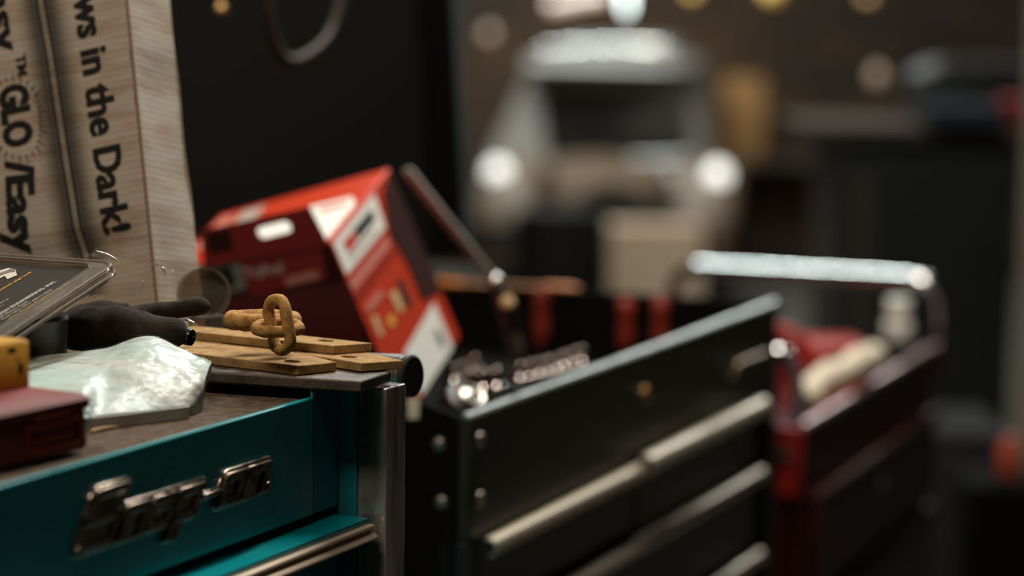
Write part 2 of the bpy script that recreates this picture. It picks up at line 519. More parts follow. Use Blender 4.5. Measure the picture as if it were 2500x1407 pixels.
# tall corner strip beside the emblem drawer
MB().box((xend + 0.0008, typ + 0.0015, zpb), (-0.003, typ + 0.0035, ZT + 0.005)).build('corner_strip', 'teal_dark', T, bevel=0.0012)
MB().box((XL, typ + 0.004, ZM - 0.004), (tw - 0.004, YB - 0.002, ZM)).build('work_surface', 'mat', T, smooth=0)
MB().box((0, 0, 0.13), (tw, tpd, Z0)).build('corner_post', 'worn_chrome', T, bevel=0.0012)
# emblem drawer
dr = MB().box((XL, typ, zpb), (xend, typ + 0.004, ZT))
dr.box((XL, typ + 0.002, zpb), (xend, typ + 0.014, zpb + 0.004))
dr = dr.build('drawer', 'teal', T, bevel=0.0012)
# emblem: raised slanting letters on a thicker outline plate
eL = fpt(TF, 172, 1345, 1, typ); eR = fpt(TF, 652, 1198, 1, typ); eT = fpt(TF, 585, 1128, 1, typ)


def panel_text(mb, txt, x0, x1, base, capz, y, **kw):
    vs, fs = text_mesh(txt, **kw)
    a = min(v.x for v in vs); b = max(v.x for v in vs)
    zs = capz / 0.7; o = len(mb.v)
    for v in vs:
        mb.v.append(V((x0 + (x1 - x0) * (v.x - a) / (b - a), y - v.z * zs, base + v.y * zs)))
    mb.f += [tuple(o + i for i in f) for f in fs]


ecap = fpt(TF, 215, 1190, 1, typ).z - fpt(TF, 195, 1345, 1, typ).z
ebase = eL.z + 0.002
print('EMBLEM', eL, eR, eT, ecap)
ESH = 0.62                                     # slant of the letters
ebase = fpt(TF, 633, 1206, 1, typ).z + .0012
capH = (fpt(TF, 232, 1186, 1, typ).z - ebase) / 1.05


def ex(px, py):
    p = fpt(TF, px, py, 1, typ); return p.x - ESH * (p.z - ebase)


cols = [ex(166, 1352), ex(262, 1324), ex(264, 1322), ex(335, 1301), ex(400, 1281), ex(468, 1262), ex(480, 1258), ex(506, 1248), ex(512, 1246), ex(568, 1228), ex(630, 1207), ex(652, 1200)]
print('COLS', [round(c, 4) for c in cols], capH)


def eblock(mb, x0, x1, z0, z1, ya, yb, r=0.12):
    """slanted block on the panel: x and z in letter space (z in capital heights)"""
    z0, z1 = ebase + z0 * capH, ebase + z1 * capH
    rr = min(r * capH, (x1 - x0) * .3, (z1 - z0) * .4)
    pts = [V((p.x + ESH * (p.y - ebase), 0, p.y)) for p in rrect(x0, x1, z0, z1, rr, 0, 4)]
    mb.hexa([p + V((0, ya, 0)) for p in pts], [p + V((0, yb, 0)) for p in pts])


sS, sN, sA_, sP, sE = cols[0], cols[2], cols[3], cols[4], cols[5]
XH = (fpt(TF, 648, 1116, 1, typ).z - ebase) / capH - .05
print('XH', XH, capH)
y0_, y1_, y2_ = typ - 0.0002, typ - 0.0030, typ - 0.0050
em = MB()
eblock(em, sS, cols[1] + .002, -.06, 1.06, y0_, y1_, .2)
eblock(em, sN - .001, sE, -.06, XH + .07, y0_, y1_)
eblock(em, sP - .001, sP + .020, -.34, .2, y0_, y1_)
eblock(em, sE - .002, cols[8] + .003, XH * .36, XH * .66, y0_, y1_)
eblock(em, cols[7], cols[10] + .002, -.06, XH + .07, y0_, y1_, .2)
eblock(em, cols[10] + .0035, cols[10] + .0105, -.04, .16, y0_, y1_)
emo = em.build('emblem', 'emblem', dr, smooth=40, bevel=0.0009, seg=3)
emo['label'] = 'chrome emblem with slanting letters'
em = MB(); st_ = .0062; hb = .17


def L_(x0, x1, z0, z1): eblock(em, x0, x1, z0, z1, y1_ + .0002, y2_, .06)


a, b = sS + .003, cols[1] - .001            # S
L_(a, b, .84, 1.0); L_(a, a + st_, .45, .95); L_(a, b, .42, .58); L_(b - st_, b, .05, .55); L_(a - .001, b, 0, .16)
def n_(a, b): L_(a, a + st_, 0, XH); L_(a, b, XH - hb, XH); L_(b - st_, b, 0, XH - .03)
def a_l(a, b): L_(a, b, XH - hb, XH); L_(b - st_, b, 0, XH - .03); L_(a, b, 0, hb * .9); L_(a, a + st_, .03, .42); L_(a, b, .30, .42)
def p_(a, b): L_(a, a + st_, -.28, XH); L_(a, b, XH - hb, XH); L_(b - st_, b, .02, XH - .03); L_(a, b, 0, hb)
def o_l(a, b): L_(a, a + st_, .03, XH - .03); L_(b - st_, b, .03, XH - .03); L_(a, b, 0, hb); L_(a, b, XH - hb, XH)
n_(sN + .003, sA_ - .0015); a_l(sA_ + .001, sP - .0015); p_(sP + .001, sE - .003)
L_(sE + .001, cols[8], XH * .42, XH * .60)
o_l(cols[8] + .0015, cols[9] - .001); n_(cols[9] + .001, cols[10] - .001)
em.build('lettering', 'emblem', dr, smooth=40, bevel=0.0006, seg=2)
# second drawer with its flange and rail, two more below
zz = [(zl, zl - 0.16), (zl - 0.18, zl - 0.34), (zl - 0.36, zl - 0.6)]
for i, (za, zb) in enumerate(zz):
    d2 = MB().box((XL, typ + 0.002, zb), (-0.004, typ + 0.012, za))
    d2.box((XL, lipf.y, za - 0.0025), (lipf.x, typ + 0.004, za))
    d2.box((XL, lipf.y, za - 0.007), (lipf.x, lipf.y + 0.0025, za))
    d2 = d2.build('drawer', 'teal', T, bevel=0.0008)
    ra, rb = za - (zl - r1.z), za - (zl - r2.z)
    y0 = lipf.y - 0.003
    prof = [(y0, ra), (y0 - 0.0025, ra - 0.0005), (y0 - 0.003, ra - 0.002), (y0 - 0.0005, ra - 0.003), (y0 - 0.0005, rb + 0.004), (y0 - 0.003, rb + 0.003), (y0 - 0.0055, rb + 0.0005), (y0 - 0.005, rb - 0.001), (y0 + 0.003, rb - 0.001), (y0 + 0.003, ra)]
    h = MB().hexa([(XL, y, z) for y, z in prof], [(r1.x, y, z) for y, z in prof])
    h.build('handle', mat('brushed_rail', (0.70, 0.55, 0.42), 0.4, 0.55) if 'brushed_rail' not in bpy.data.materials else bpy.data.materials['brushed_rail'], d2, smooth=30)
for x in (-1.1, -0.1):
    for y in (0.1, 0.48):
        caster(T, x, y, 0.131)


# ------------------------------------------------------------------ things on the teal chest
def prism_px(name, corners, ztop, th, m, base_pts=None, holes=(), lab=None, cat=None, group=None, bevel=0.0008, rag=0.0):
    """flat bar: top outline given as points on the plane z=ztop"""
    top = [onz(x, y, ztop) for x, y in corners]
    low = [p - V((0, 0, th)) for p in top]
    c = sum(low, V()) / len(low)
    o = thing(name, lab, cat, V((c.x, c.y, ztop - th)), group)
    bar = MB().hexa(low, top).build('bar', m, o, world=True, bevel=bevel, smooth=30)
    for (hx, hy, rx, ry) in holes:
        C = onz(hx, hy, ztop); e1 = onz(hx + rx, hy + 1, ztop) - C; e2 = onz(hx, hy - ry, ztop) - C
        # bolt hole: sunk ring with a dark floor, cut as a boolean through the bar
        n = 26
        ring = [C + e1 * math.cos(2 * PI * k / n) * (1 + 0.12 * random.uniform(-1, 1)) + e2 * math.sin(2 * PI * k / n) * (1 + 0.12 * random.uniform(-1, 1)) for k in range(n)]
        bm = bmesh.new(); bm.from_mesh(bar.data)
        I = bar.parent.matrix_basis.inverted()
        cut = bpy.data.meshes.new('cut')
        mb = MB().hexa([I @ (p - V((0, 0, th * 1.5))) for p in ring], [I @ (p + V((0, 0, th))) for p in ring])
        cut.from_pydata([tuple(v) for v in mb.v], [], mb.f)
        bm.free()
        co = bpy.data.objects.new('cut', cut); COL.objects.link(co); co.parent = o
        md = bar.modifiers.new('hole', 'BOOLEAN'); md.object = co; md.operation = 'DIFFERENCE'; md.solver = 'EXACT'
        dg = bpy.context.evaluated_depsgraph_get(); dg.update()
        ml = bar.modifiers.get('hole')
        bv = bar.modifiers.get('bevel')
        if bv: bar.modifiers.remove(bv)
        dg.update()
        me = bpy.data.meshes.new_from_object(bar.evaluated_get(dg))
        bar.modifiers.remove(ml); bar.data = me
        bpy.data.objects.remove(co); bpy.data.meshes.remove(cut)
        if bevel:
            b = bar.modifiers.new('bevel', 'BEVEL'); b.width = bevel; b.segments = 2; b.limit_method = 'ANGLE'; b.angle_limit = math.radians(40)
    return o


zp = ZT + 0.0053 + 0.0085
prism_px('steel_plate', [(881, 931), (956, 906), (700, 868), (420, 850), (400, 898), (523, 908)], zp, 0.0085, 'steel_dark', lab='dark thick steel plate with a torch-cut end under the rusty flat bars', cat='steel plate', bevel=0.0015)
zb1 = zp + 0.0072
FB = prism_px('flat_bar', [(727, 894), (822, 884), (716, 857), (440, 826), (425, 857), (517, 869)], zb1, 0.0069, 'rust', holes=[(713, 882, 21, 3.4)], lab='rusty flat bar with a hole, nearest of the three on the dark plate', cat='flat bar', group='rusty flat bars')
MBr = prism_px('flat_bar', [(881, 887), (984, 880), (880, 857), (560, 824), (540, 840), (700, 858)], zb1, 0.0066, 'rust', holes=[(852, 871, 21, 3.0)], lab='rusty flat bar reaching farthest past the corner post, between two others', cat='flat bar', group='rusty flat bars')
zb2 = zb1 + 0.0066
BB = prism_px('flat_bar', [(815, 845), (908, 838), (741, 820), (470, 796), (430, 806)], zb2, 0.0062, 'rust', holes=[(795, 832, 21, 2.6)], lab='rusty flat bar on top of the stack, squared end, behind the chain', cat='flat bar', group='rusty flat bars')


def stadium(C, X, Y, L, W, r, m, parent, name='link', bend=0.0):
    """oval chain link: centre line L by W in the plane X, Y"""
    pts = []; R = W / 2; h = L / 2 - R
    n = 12
    for k in range(n + 1):
        a = -PI / 2 + PI * k / n
        pts.append((h + R * math.cos(a), R * math.sin(a)))
    for k in range(n + 1):
        a = PI / 2 + PI * k / n
        pts.append((-h + R * math.cos(a), R * math.sin(a)))
    N = X.cross(Y)
    P = [C + X * x + Y * y + N * (bend * math.sin(3 * math.atan2(y, x))) for x, y in pts]
    return MB().tube(P, [r * (1 + 0.06 * math.sin(i * 1.7)) for i in range(len(P))], 16, closed=True).build(name, m, parent, world=True, smooth=80)


CHN = thing('chain', 'short rusty chain of three thick links piled on the flat bars', 'chain', at(680, 850, 1.74))
dA = 1.728
A_up = (at(672, 722, dA) - at(697, 862, dA - 0.004)).normalized()
A_x = (RGT * 0.62 - FWD * 0.78); A_x = (A_x - A_up * A_x.dot(A_up)).normalized()
stadium(at(682, 793, dA), A_up, A_x, 0.0365, 0.021, 0.0043, 'rust_chain', CHN, bend=0.001)
B_x = (at(741, 803, 1.728) - at(615, 806, 1.722)).normalized()
B_y = FWD * 0.95 + UP * 0.24; B_y = (B_y - B_x * B_y.dot(B_x)).normalized()
stadium(at(678, 801, 1.735), B_x, B_y, 0.0305, 0.0215, 0.0044, 'rust_chain', CHN)
C_x = (at(735, 778, 1.80) - at(548, 782, 1.77)).normalized()
C_y = FWD * 0.985 + UP * 0.10; C_y = (C_y - C_x * C_y.dot(C_x)).normalized()
stadium(at(640, 782, 1.776), C_x, C_y, 0.047, 0.0235, 0.0066, 'rust_chain', CHN)

# dark steel cylinder lying beside the bars, its round end over the corner
cA = at(1011, 919, 1.865); ax = (at(905, 905, 1.86) - cA).normalized()
ax = (RGT * -0.87 + FWD * 0.47 + UP * 0.02).normalized()
cy = thing('torch', 'dark metal cylinder with a flat round end, lying past the corner post', 'cylinder', cA - V((0, 0, 0.016)))
R0 = 0.0166
MB().lathe([(0, 0), (R0 * 0.9, 0), (R0, 0.0012), (R0, 0.006)], 40, align(cA, ax)).build('end_cap', mat('dark_anodised', (0.055, 0.042, 0.035), 0.45, 0.6), cy, world=True, smooth=30)
MB().lathe([(R0 * 0.96, 0.006), (R0 * 0.96, 0.009), (R0, 0.0095), (R0, 0.115), (R0 * 0.9, 0.118), (0, 0.118)], 40, align(cA, ax)).build('barrel', mat('grey_anodised', (0.30, 0.28, 0.26), 0.35, 0.9), cy, world=True, smooth=30)
cy['category'] = 'cylinder'; cy.name = 'metal_cylinder'

# ------------------------------------------------------------------ worn carton with printed lettering
dC = 1.88
cB = onz(399, 884, ZM); c0 = V((cB.x, cB.y, ZM))
depth_b = (c0 - CAM).dot(FWD)
print('carton depth', depth_b)
cT = at(304, -70, depth_b + 0.035)
cz = (cT - c0).normalized()
# main face recedes to one side, the narrow side face to the other
yaw = math.radians(22)
cxv = V((-math.cos(yaw), math.sin(yaw), 0)); cxv = (cxv - cz * cxv.dot(cz)).normalized()
cyv = cz.cross(cxv); cyv = -cyv if cyv.y < 0 else cyv         # into the box
CF = frame(c0, cxv, cyv, cz)
CN = -cyv                                                    # outward normal of the printed face
CH = 0.34
sideW = abs(fpt(CF, 494, 722, 0, 0).y); sideT = abs(fpt(CF, 412, 0, 0, 0).y)
print('carton side', sideW, sideT)
CT = thing('carton', 'tall worn white corrugated carton standing on end, printed with big black lettering', 'carton', CF)


def dent(p, s=1.0):
    q = p * 9
    return noise.noise(q) * 0.0022 * s + noise.noise(p * 25 + V((3, 1, 7))) * 0.0008 * s


def fold(z):
    """crease across the lower part of the carton"""
    d = abs(z - 0.095)
    return 0.007 * max(0, 1 - d / 0.022) + (0.0 if z > 0.095 else -0.10 * min(0.03, 0.095 - z))


def cpt(x, y, z):
    p = V((x, y, z)); return p


cb = MB()
nz = 60


def side_w(z):
    t = z / CH
    return lerp(sideW, sideT, min(1, t * 1.05)) * (1 + 0.02 * math.sin(z * 60))


def face_main(u, v):
    x = u * 0.34; z = v * CH
    return V((x, -dent(V((x, 0, z))) * min(1, u * 8) + fold(z) * min(1, u * 10) + 0.0, z))


def face_side(u, v):
    z = v * CH; w = side_w(z)
    return V((-dent(V((0, u * w, z)), 1.3) * min(1, u * 5) - 0.0, u * w, z))


cb.grid(lambda u, v: face_main(1 - u, v), 50, nz)
cb.grid(face_side, 16, nz)
cb.grid(lambda u, v: V((u * 0.34, side_w(v * CH), v * CH)), 8, nz)
cb.grid(lambda u, v: V((u * 0.34, v * side_w(CH), CH)), 8, 8)
cb.grid(lambda u, v: V((0.34, u * side_w(v * CH), v * CH)), 8, nz)
cb.build('box', 'carton', CT, smooth=50)
# torn brown strip along the box corner
st = MB()
for i in range(46):
    z = i / 46 * CH; w = 0.0009 + 0.0011 * abs(noise.noise(V((0, 0, z * 60))))
    st.box((-0.0006, -0.0012, z), (w * 1.4, 0.0006, z + CH / 46 * 1.02))
st.build('torn_edge', mat('torn_brown_kraft', (0.20, 0.12, 0.06), 0.9), CT)


def cpx(px, py, lift=0.0):
    """pixel to the printed face, local; follows the dented surface"""
    p = fpt(CF, px, py, 1, 0)
    u = p.x / 0.34; 
    y = -dent(V((p.x, 0, p.z))) * min(1, max(0, u * 8)) + fold(p.z) * min(1, max(0, u * 10))
    return V((p.x, y - lift, p.z))


def carton_text(txt, a, b, capw, m, lift=0.0009, **kw):
    """text running down the carton from pixel a to pixel b (baseline side), capital height in pixels"""
    vs, fs = text_mesh(txt, **kw)
    x0 = min(v.x for v in vs); x1 = max(v.x for v in vs)
    A = fpt(CF, *a, 1, 0); B = fpt(CF, *b, 1, 0)
    d = (B - A).normalized(); up = V((0, 1, 0)).cross(d); up = -up if up.x > 0 else up
    cap = (fpt(CF, a[0] + capw, a[1], 1, 0) - A).length
    mb = MB(); k = cap / 0.7
    for v in vs:
        p = A + (B - A) * ((v.x - x0) / (x1 - x0)) + up * (v.y * k)
        u = p.x / 0.34
        y = -dent(V((p.x, 0, p.z))) * min(1, max(0, u * 8)) + fold(p.z) * min(1, max(0, u * 10))
        mb.v.append(V((p.x, y - lift, p.z)))
    mb.f = fs
    return mb.build('lettering', m, CT, smooth=0, fix=False)


carton_text('ws in the Dark!', (182, -8), (254, 572), 64, 'ink', offset=0.029, spacing=1.0, res=3)
carton_text('GLO', (0, 213), (16, 364), 66, 'ink', offset=0.05, res=3)
carton_text('/Easy', (17, 392), (26, 624), 66, 'ink', offset=0.042, res=3)
carton_text('Easy', (-38, -72), (-8, 134), 60, 'ink', offset=0.03, res=3)
carton_text('TM', (38, 136), (44, 186), 24, 'ink', offset=0.02, res=3)
# double rule with the faded band around it
for off in (-1, 19):
    rb = MB()
    n = 40
    for i in range(n):
        ya, yb = -70 + 790 * i / n, -70 + 790 * (i + 1) / n
        xa, xb = 90 + off + 0.157 * ya, 90 + off + 0.157 * yb
        rb.poly([cpx(xa, ya, .0012), cpx(xa + 6, ya, .0012), cpx(xb + 6, yb, .0012), cpx(xb, yb, .0012)])
    rb.build('printed_rule', 'ink', CT, smooth=0)
sm = bpy.data.meshes.new('printed_band'); bm = bmesh.new(); uvl = bm.loops.layers.uv.new('UVMap')
rows = []
for i in range(41):
    y = -70 + 790 * i / 40; x = 101 + 0.157 * y
    rows.append([(bm.verts.new(cpx(x - 68 + 136 * j / 10, y, .0006)), j / 10, i / 40) for j in range(11)])
for i in range(40):
    for j in range(10):
        q = [rows[i][j], rows[i][j + 1], rows[i + 1][j + 1], rows[i + 1][j]]
        f = bm.faces.new([a[0] for a in q])
        for l, a in zip(f.loops, q): l[uvl].uv = (a[1], a[2])
bm.to_mesh(sm); bm.free(); sm.materials.append(M['smear'])
so = bpy.data.objects.new('printed_band', sm); COL.objects.link(so); so.parent = CT
# rays round the middle word
sb = MB()
for k in range(34):
    a = 2 * PI * k / 34 + 0.1
    ca, sa = math.cos(a), math.sin(a)
    ex = 1 / max(abs(ca) / 52.0, abs(sa) / 92.0, 1e-6); ex = ((abs(ca) / 54) ** 2.6 + (abs(sa) / 92) ** 2.6) ** (-1 / 2.6)
    cxp, cyp = 42, 288
    L_ = 14 + 12 * ((k * 7) % 3) / 2
    q = lambda r, t: cpx(cxp + r * ca - t * sa + 0.1 * (r * sa), cyp + r * sa + t * ca, .0011)
    sb.poly([q(ex, -2.6), q(ex, 2.6), q(ex + L_, 0)])
sb.build('printed_rays', mat('ray_ink', (.09, .08, .07), .8), CT, smooth=0)

# ------------------------------------------------------------------ clear clamshell pack with a black card
kA = at(286, 634, 1.750)
kB = at(0, 822, 1.622)
e1 = (kA - kB).normalized()                    # along the front rim, rising
best = None
for i in range(200):
    z = 1.60 + i * 0.003
    c = at(0, 615, z); d = abs((c - kA).normalized().dot(e1))
    if best is None or d < best[0]: best = (d, c, z)
kC = best[1]; print('clam', best[0], best[2])
e2 = (kC - kA); e2 = (e2 - e1 * e2.dot(e1)).normalized()    # away from the front rim, across the card
kn = e1.cross(e2); kn = -kn if kn.z < 0 else kn
KF = frame(kA, -e1, e2, kn)                    # local: x down along the rim, y across, z out of the card
KL, KW = 0.26, 0.20
K = thing('clamshell_pack', 'clear plastic clamshell pack with a printed black card, propped at a slant', 'package', KF)


def kpx(px, py, lift=0.0):
    p = fpt(KF, px, py, 2, 0); return V((p.x, p.y, lift))


KZ = -0.004
MB().box((0.012, 0.014, KZ - 0.0006), (KL, KW, KZ)).build('card', 'card', K, smooth=0)
shell = MB()
rings = []
for (ins, z) in ((0.0, -0.010), (0.0, -0.006), (0.002, -0.004), (0.009, -0.004), (0.0105, 0.0), (0.012, 0.003), (0.016, 0.004)):
    rings.append([p for p in rrect(ins, KL - ins, ins, KW - ins, 0.012, z)])
o_ = len(shell.v)
for r in rings: shell.v += r
shell.quad_faces(o_, len(rings), len(rings[0]), closed_u=True)
e = o_ + (len(rings) - 1) * len(rings[0]); shell.f.append(tuple(e + k for k in range(len(rings[0]))))
shell.build('clear_lid', 'clear', K, smooth=40)
rim = MB()
loop = rrect(0.001, KL, 0.001, KW, 0.011, -0.003, 8)
rim.tube(loop, 0.0022, 10, closed=True); rim.tube([p + V((0.0, 0, -0.005)) for p in rrect(-0.001, KL, -0.001, KW, 0.013, -0.003, 8)], 0.0016, 10, closed=True)
ro = rim.build('rim', 'clear_rim', K, smooth=80)
# wide flat flange the light catches
fl = MB(); a_ = rrect(0.002, KL, 0.002, KW, 0.012, -0.0025, 8); b_ = rrect(0.012, KL - .01, 0.012, KW - .01, 0.010, 0.0005, 8)
o_ = len(fl.v); fl.v += a_ + b_; fl.quad_faces(o_, 2, len(a_), closed_u=True); fl.build('flange', 'clear_rim', K, smooth=40)
# hinge tab beneath the rim
tb = [fpt(KF, x, y, 2, -0.012) for x, y in ((258, 672), (262, 684), (150, 752), (100, 775), (100, 760), (170, 722))]
MB().hexa([p + V((0, 0, -0.002)) for p in tb], tb).build('hinge_tab', 'clear_rim', K, smooth=30)


def clam_text(txt, a, b, cap, m, **kw):
    A = fpt(KF, *a, 2, KZ); B = fpt(KF, *b, 2, KZ)
    vs, fs = text_mesh(txt, **kw); x0 = min(v.x for v in vs); x1 = max(v.x for v in vs)
    d = (B - A).normalized(); up = V((0, 0, 1)).cross(d); up = -up if up.y < 0 else up; mb = MB()
    capl = cap / FPX * 1.68
    for v in vs:
        mb.v.append(A + (B - A) * ((v.x - x0) / (x1 - x0)) + up * v.y * capl / 0.7 + V((0, 0, 0.0005)))
    mb.f = fs
    return mb.build('lettering', m, K, smooth=0, fix=False)


clam_text('SIGN ENGINEERING, INC.', (-2, 772), (140, 688), 10, 'whiteink', offset=0.02, res=3)
clam_text('604 Moore Road', (-4, 781), (69, 738), 7, 'whiteink', res=3)
clam_text('Avon Lake, Ohio 44012-2375', (6, 783), (129, 709), 7, 'whiteink', res=3)
clam_text('www.DesignEngineering.com', (21, 783), (172, 690), 7.5, 'goldink', offset=0.01, res=3)
clam_text('for a finished edge look', (-30, 730), (80, 665), 8, 'goldink', offset=0.03, res=3)
clam_text('/2013', (-8, 748), (22, 732), 5, 'whiteink', res=3)
clam_text('info', (-6, 755), (10, 746), 5, 'goldink', res=3)
g = MB()
for q in ([(-20, 668), (22, 656), (38, 660), (42, 674), (18, 684), (12, 676), (-20, 690)],):
    g.poly([fpt(KF, x, y, 2, KZ) + V((0, 0, .0006)) for x, y in q])
g.build('printed_picture', 'whiteink', K, smooth=0)
g = MB().poly([fpt(KF, x, y, 2, KZ) + V((0, 0, .0009)) for x, y in ((-20, 676), (18, 663), (30, 664), (22, 668), (-20, 682))])
g.poly([fpt(KF, 29 + 9 * math.cos(t * PI / 8), 663 + 4 * math.sin(t * PI / 8), 2, KZ) + V((0, 0, .0010)) for t in range(16)])
g.build('printed_picture', 'greyink', K, smooth=0)

# dark grey tub that props the pack
tubb = onz(128, 905, ZM)
cp = at(112, 800, 1.735)
tub = MB()
b0 = V((cp.x - 0.012, cp.y, ZM))
tub.lathe([(0, 0), (0.024, 0), (0.026, 0.003), (0.0273, 0.052), (0.0283, 0.055), (0.027, 0.058), (0, 0.058)], 36)
tub = tub.build('grey_tub', mat('smoky_grey_plastic', (0.045, 0.042, 0.038), 0.35), smooth=40)
tub.matrix_basis = Matrix.Translation(b0)
tag(tub, 'smoky dark grey round tub under the slanted clamshell pack', 'tub')

# ------------------------------------------------------------------ dark work glove
GLV = thing('work_glove', 'dark brown knit work glove lying with one finger stretched out, by the clamshell pack', 'glove', at(300, 846, 1.77))


def blob_obj(chains, name, m, parent, K=25.0):
    """one smooth continuous cloth surface round chains of (point, radius)"""
    mbd = bpy.data.metaballs.new('cloth'); mbd.resolution = 0.05; mbd.render_resolution = 0.05; mbd.threshold = 0.18
    I = parent.matrix_basis.inverted()
    for ch in chains:
        for (pa, ra), (pb, rb) in zip(ch[:-1], ch[1:]):
            n = max(2, int((pb - pa).length / 0.0022))
            for k in range(n + 1):
                t = k / n
                e = mbd.elements.new(); e.co = (I @ pa.lerp(pb, t)) * K; e.radius = lerp(ra, rb, t) * K * 1.32; e.stiffness = 2.0
    o = bpy.data.objects.new('cloth', mbd); COL.objects.link(o)
    dg = bpy.context.evaluated_depsgraph_get(); dg.update()
    me = bpy.data.meshes.new_from_object(o.evaluated_get(dg))
    bpy.data.objects.remove(o); bpy.data.metaballs.remove(mbd)
    me.name = name; me.transform(Matrix.Scale(1 / K, 4)); me.update()
    nr = [v.normal.copy() for v in me.vertices]
    for v, q in zip(me.vertices, nr):
        w = v.co
        v.co = w + q * (noise.noise(w * 55) * 0.0015 + noise.noise(w * 140 + V((5, 5, 5))) * 0.0006)
    me.materials.clear(); me.materials.append(M[m]); me.polygons.foreach_set('use_smooth', [True] * len(me.polygons))
    ob = bpy.data.objects.new(name, me); COL.objects.link(ob); ob.parent = parent
    return ob


g_ = lambda x, y, z: at(x, y, z)
blob_obj([
    [(g_(178, 808, 1.785), .0125), (g_(200, 804, 1.775), .014), (g_(230, 800, 1.77), .0145), (g_(290, 800, 1.772), .0145), (g_(345, 812, 1.768), .0128), (g_(395, 813, 1.758), .0112), (g_(424, 812, 1.752), .0098)],
    [(g_(285, 796, 1.775), .0125), (g_(335, 774, 1.785), .0085), (g_(372, 762, 1.79), .0064), (g_(425, 756, 1.792), .0062), (g_(470, 749, 1.79), .0066), (g_(494, 746, 1.788), .0058)],
    [(g_(200, 785, 1.785), .011), (g_(245, 770, 1.795), .0095), (g_(305, 758, 1.802), .0055)],
    [(g_(320, 835, 1.77), .010), (g_(405, 838, 1.76), .0078)],
], 'knit_body', 'glove', GLV)
fc = at(452, 822, 1.755); fa = (RGT * 0.9 - FWD * 0.35 - UP * 0.15).normalized()
MB().lathe([(0.0045, -0.010), (0.0058, -0.004), (0.0062, 0.003), (0.0060, 0.0055), (0.0054, 0.0048), (0.0048, -0.001), (0, -0.003)], 26, align(fc, fa)).build('fingertip', 'rubber', GLV, world=True, smooth=60)

# ------------------------------------------------------------------ pale slab in clear film
SB = thing('wrapped_slab', 'pale bluish-white slab wrapped in wrinkled clear film, in front of the glove', 'slab', onz(350, 1030, ZM))
topE = [(70, 872, 1.70), (150, 864, 1.715), (255, 851, 1.73), (300, 836, 1.735), (345, 822, 1.735), (385, 824, 1.735), (430, 846, 1.73), (476, 868, 1.72), (516, 884, 1.705)]
botE = [(60, 1052), (110, 1048), (170, 1040), (228, 1018), (290, 1010), (350, 1003), (410, 996), (464, 990), (492, 982)]
te = polyline([at(*p) for p in topE], 64)
zb_ = ZM + 0.0075
be = polyline([onz(x, y, zb_) for x, y in botE], 64)


def slab_pt(u, v, k=1.0, lift=0.0):
    i = u * 63; a = int(min(i, 62)); f = i - a
    T_ = te[a].lerp(te[a + 1], f); B_ = be[a].lerp(be[a + 1], f)
    p = B_.lerp(T_, v)
    w = 4 * v * (1 - v) * 0.5 + 0.25
    n = noise.noise(p * 28) * 0.0024 + noise.noise(p * 75) * 0.0010 + abs(noise.noise(p * 120 + V((9, 2, 4)))) * 0.0012
    edge = max(0.0, (u - 0.82) / 0.18)
    n += noise.noise(p * 190) * 0.0016 * edge
    up = V((0.05, -0.55, 0.83))
    bulge = 0.006 * math.sin(PI * min(1, v * 1.05)) 
    return p + up * (bulge + n * k * w + lift)


def slab_mesh(k, lift, th):
    mb = MB(); nu, nv = 90, 36
    mb.grid(lambda u, v: slab_pt(u, v, k, lift), nu, nv)
    dn = V((0.0, 0.30, -0.95))
    mb.grid(lambda u, v: (lambda q: V((q.x, q.y, max(q.z, ZM + 0.0004))))(slab_pt(1 - u, v, 0.3, 0) + dn * th), nu, nv)
    # walls round the edge
    def wall(fn):
        mb.grid(lambda u, v: lerp(fn(u)[0], fn(u)[1], v), 60, 4)
    lo = lambda u, v: (lambda q: V((q.x, q.y, max(q.z, ZM + 0.0004))))(slab_pt(u, v, 0.3, 0) + dn * th)
    wall(lambda t: (lo(t, 0), slab_pt(t, 0, k, lift)))
    wall(lambda t: (lo(1 - t, 1), slab_pt(1 - t, 1, k, lift)))
    wall(lambda t: (lo(1, t), slab_pt(1, t, k, lift)))
    wall(lambda t: (lo(0, 1 - t), slab_pt(0, 1 - t, k, lift)))
    return mb


slab_mesh(0.7, 0, 0.008).build('block', 'slab', SB, world=True, smooth=60)
slab_mesh(1.15, 0.0012, 0.0085).build('film', 'film', SB, world=True, smooth=180)
se = MB()
fr = [(225, 1020), (300, 1012), (380, 1002), (464, 992)]
a_ = polyline([onz(x, y, zb_ + 0.001) + V((0, -0.0025, 0)) for x, y in fr], 24)
b_ = [V((p.x, p.y - 0.001, ZM + 0.0006)) for p in a_]
o_ = len(se.v); se.v += a_ + b_ + [p + V((0, 0.004, 0)) for p in b_] + [p + V((0, 0.004, 0)) for p in a_]
se.quad_faces(o_, 4, 24, closed_v=True)
se.build('sealed_edge', mat('grey_brown_seam', (0.30, 0.27, 0.235), 0.6, var=(0.2, 0.17, 0.14), vscale=70), SB, world=True)  # grey-brown mottled strip along the slab's lower front edge

sp = MB(); pA = onz(222, 1052, ZM + 0.002); pB = onz(290, 1041, ZM + 0.0015)
sp.tube([pA, pA.lerp(pB, 0.5) + V((0, 0, .0006)), pB], [0.0016, 0.0014, 0.0003], 8, flat=0.6)
so = sp.build('wood_splinter', 'wood'); single(so, V((pA.x, pA.y, ZM)))
tag(so, 'thin pale wood splinter on the brown liner below the wrapped slab', 'splinter')

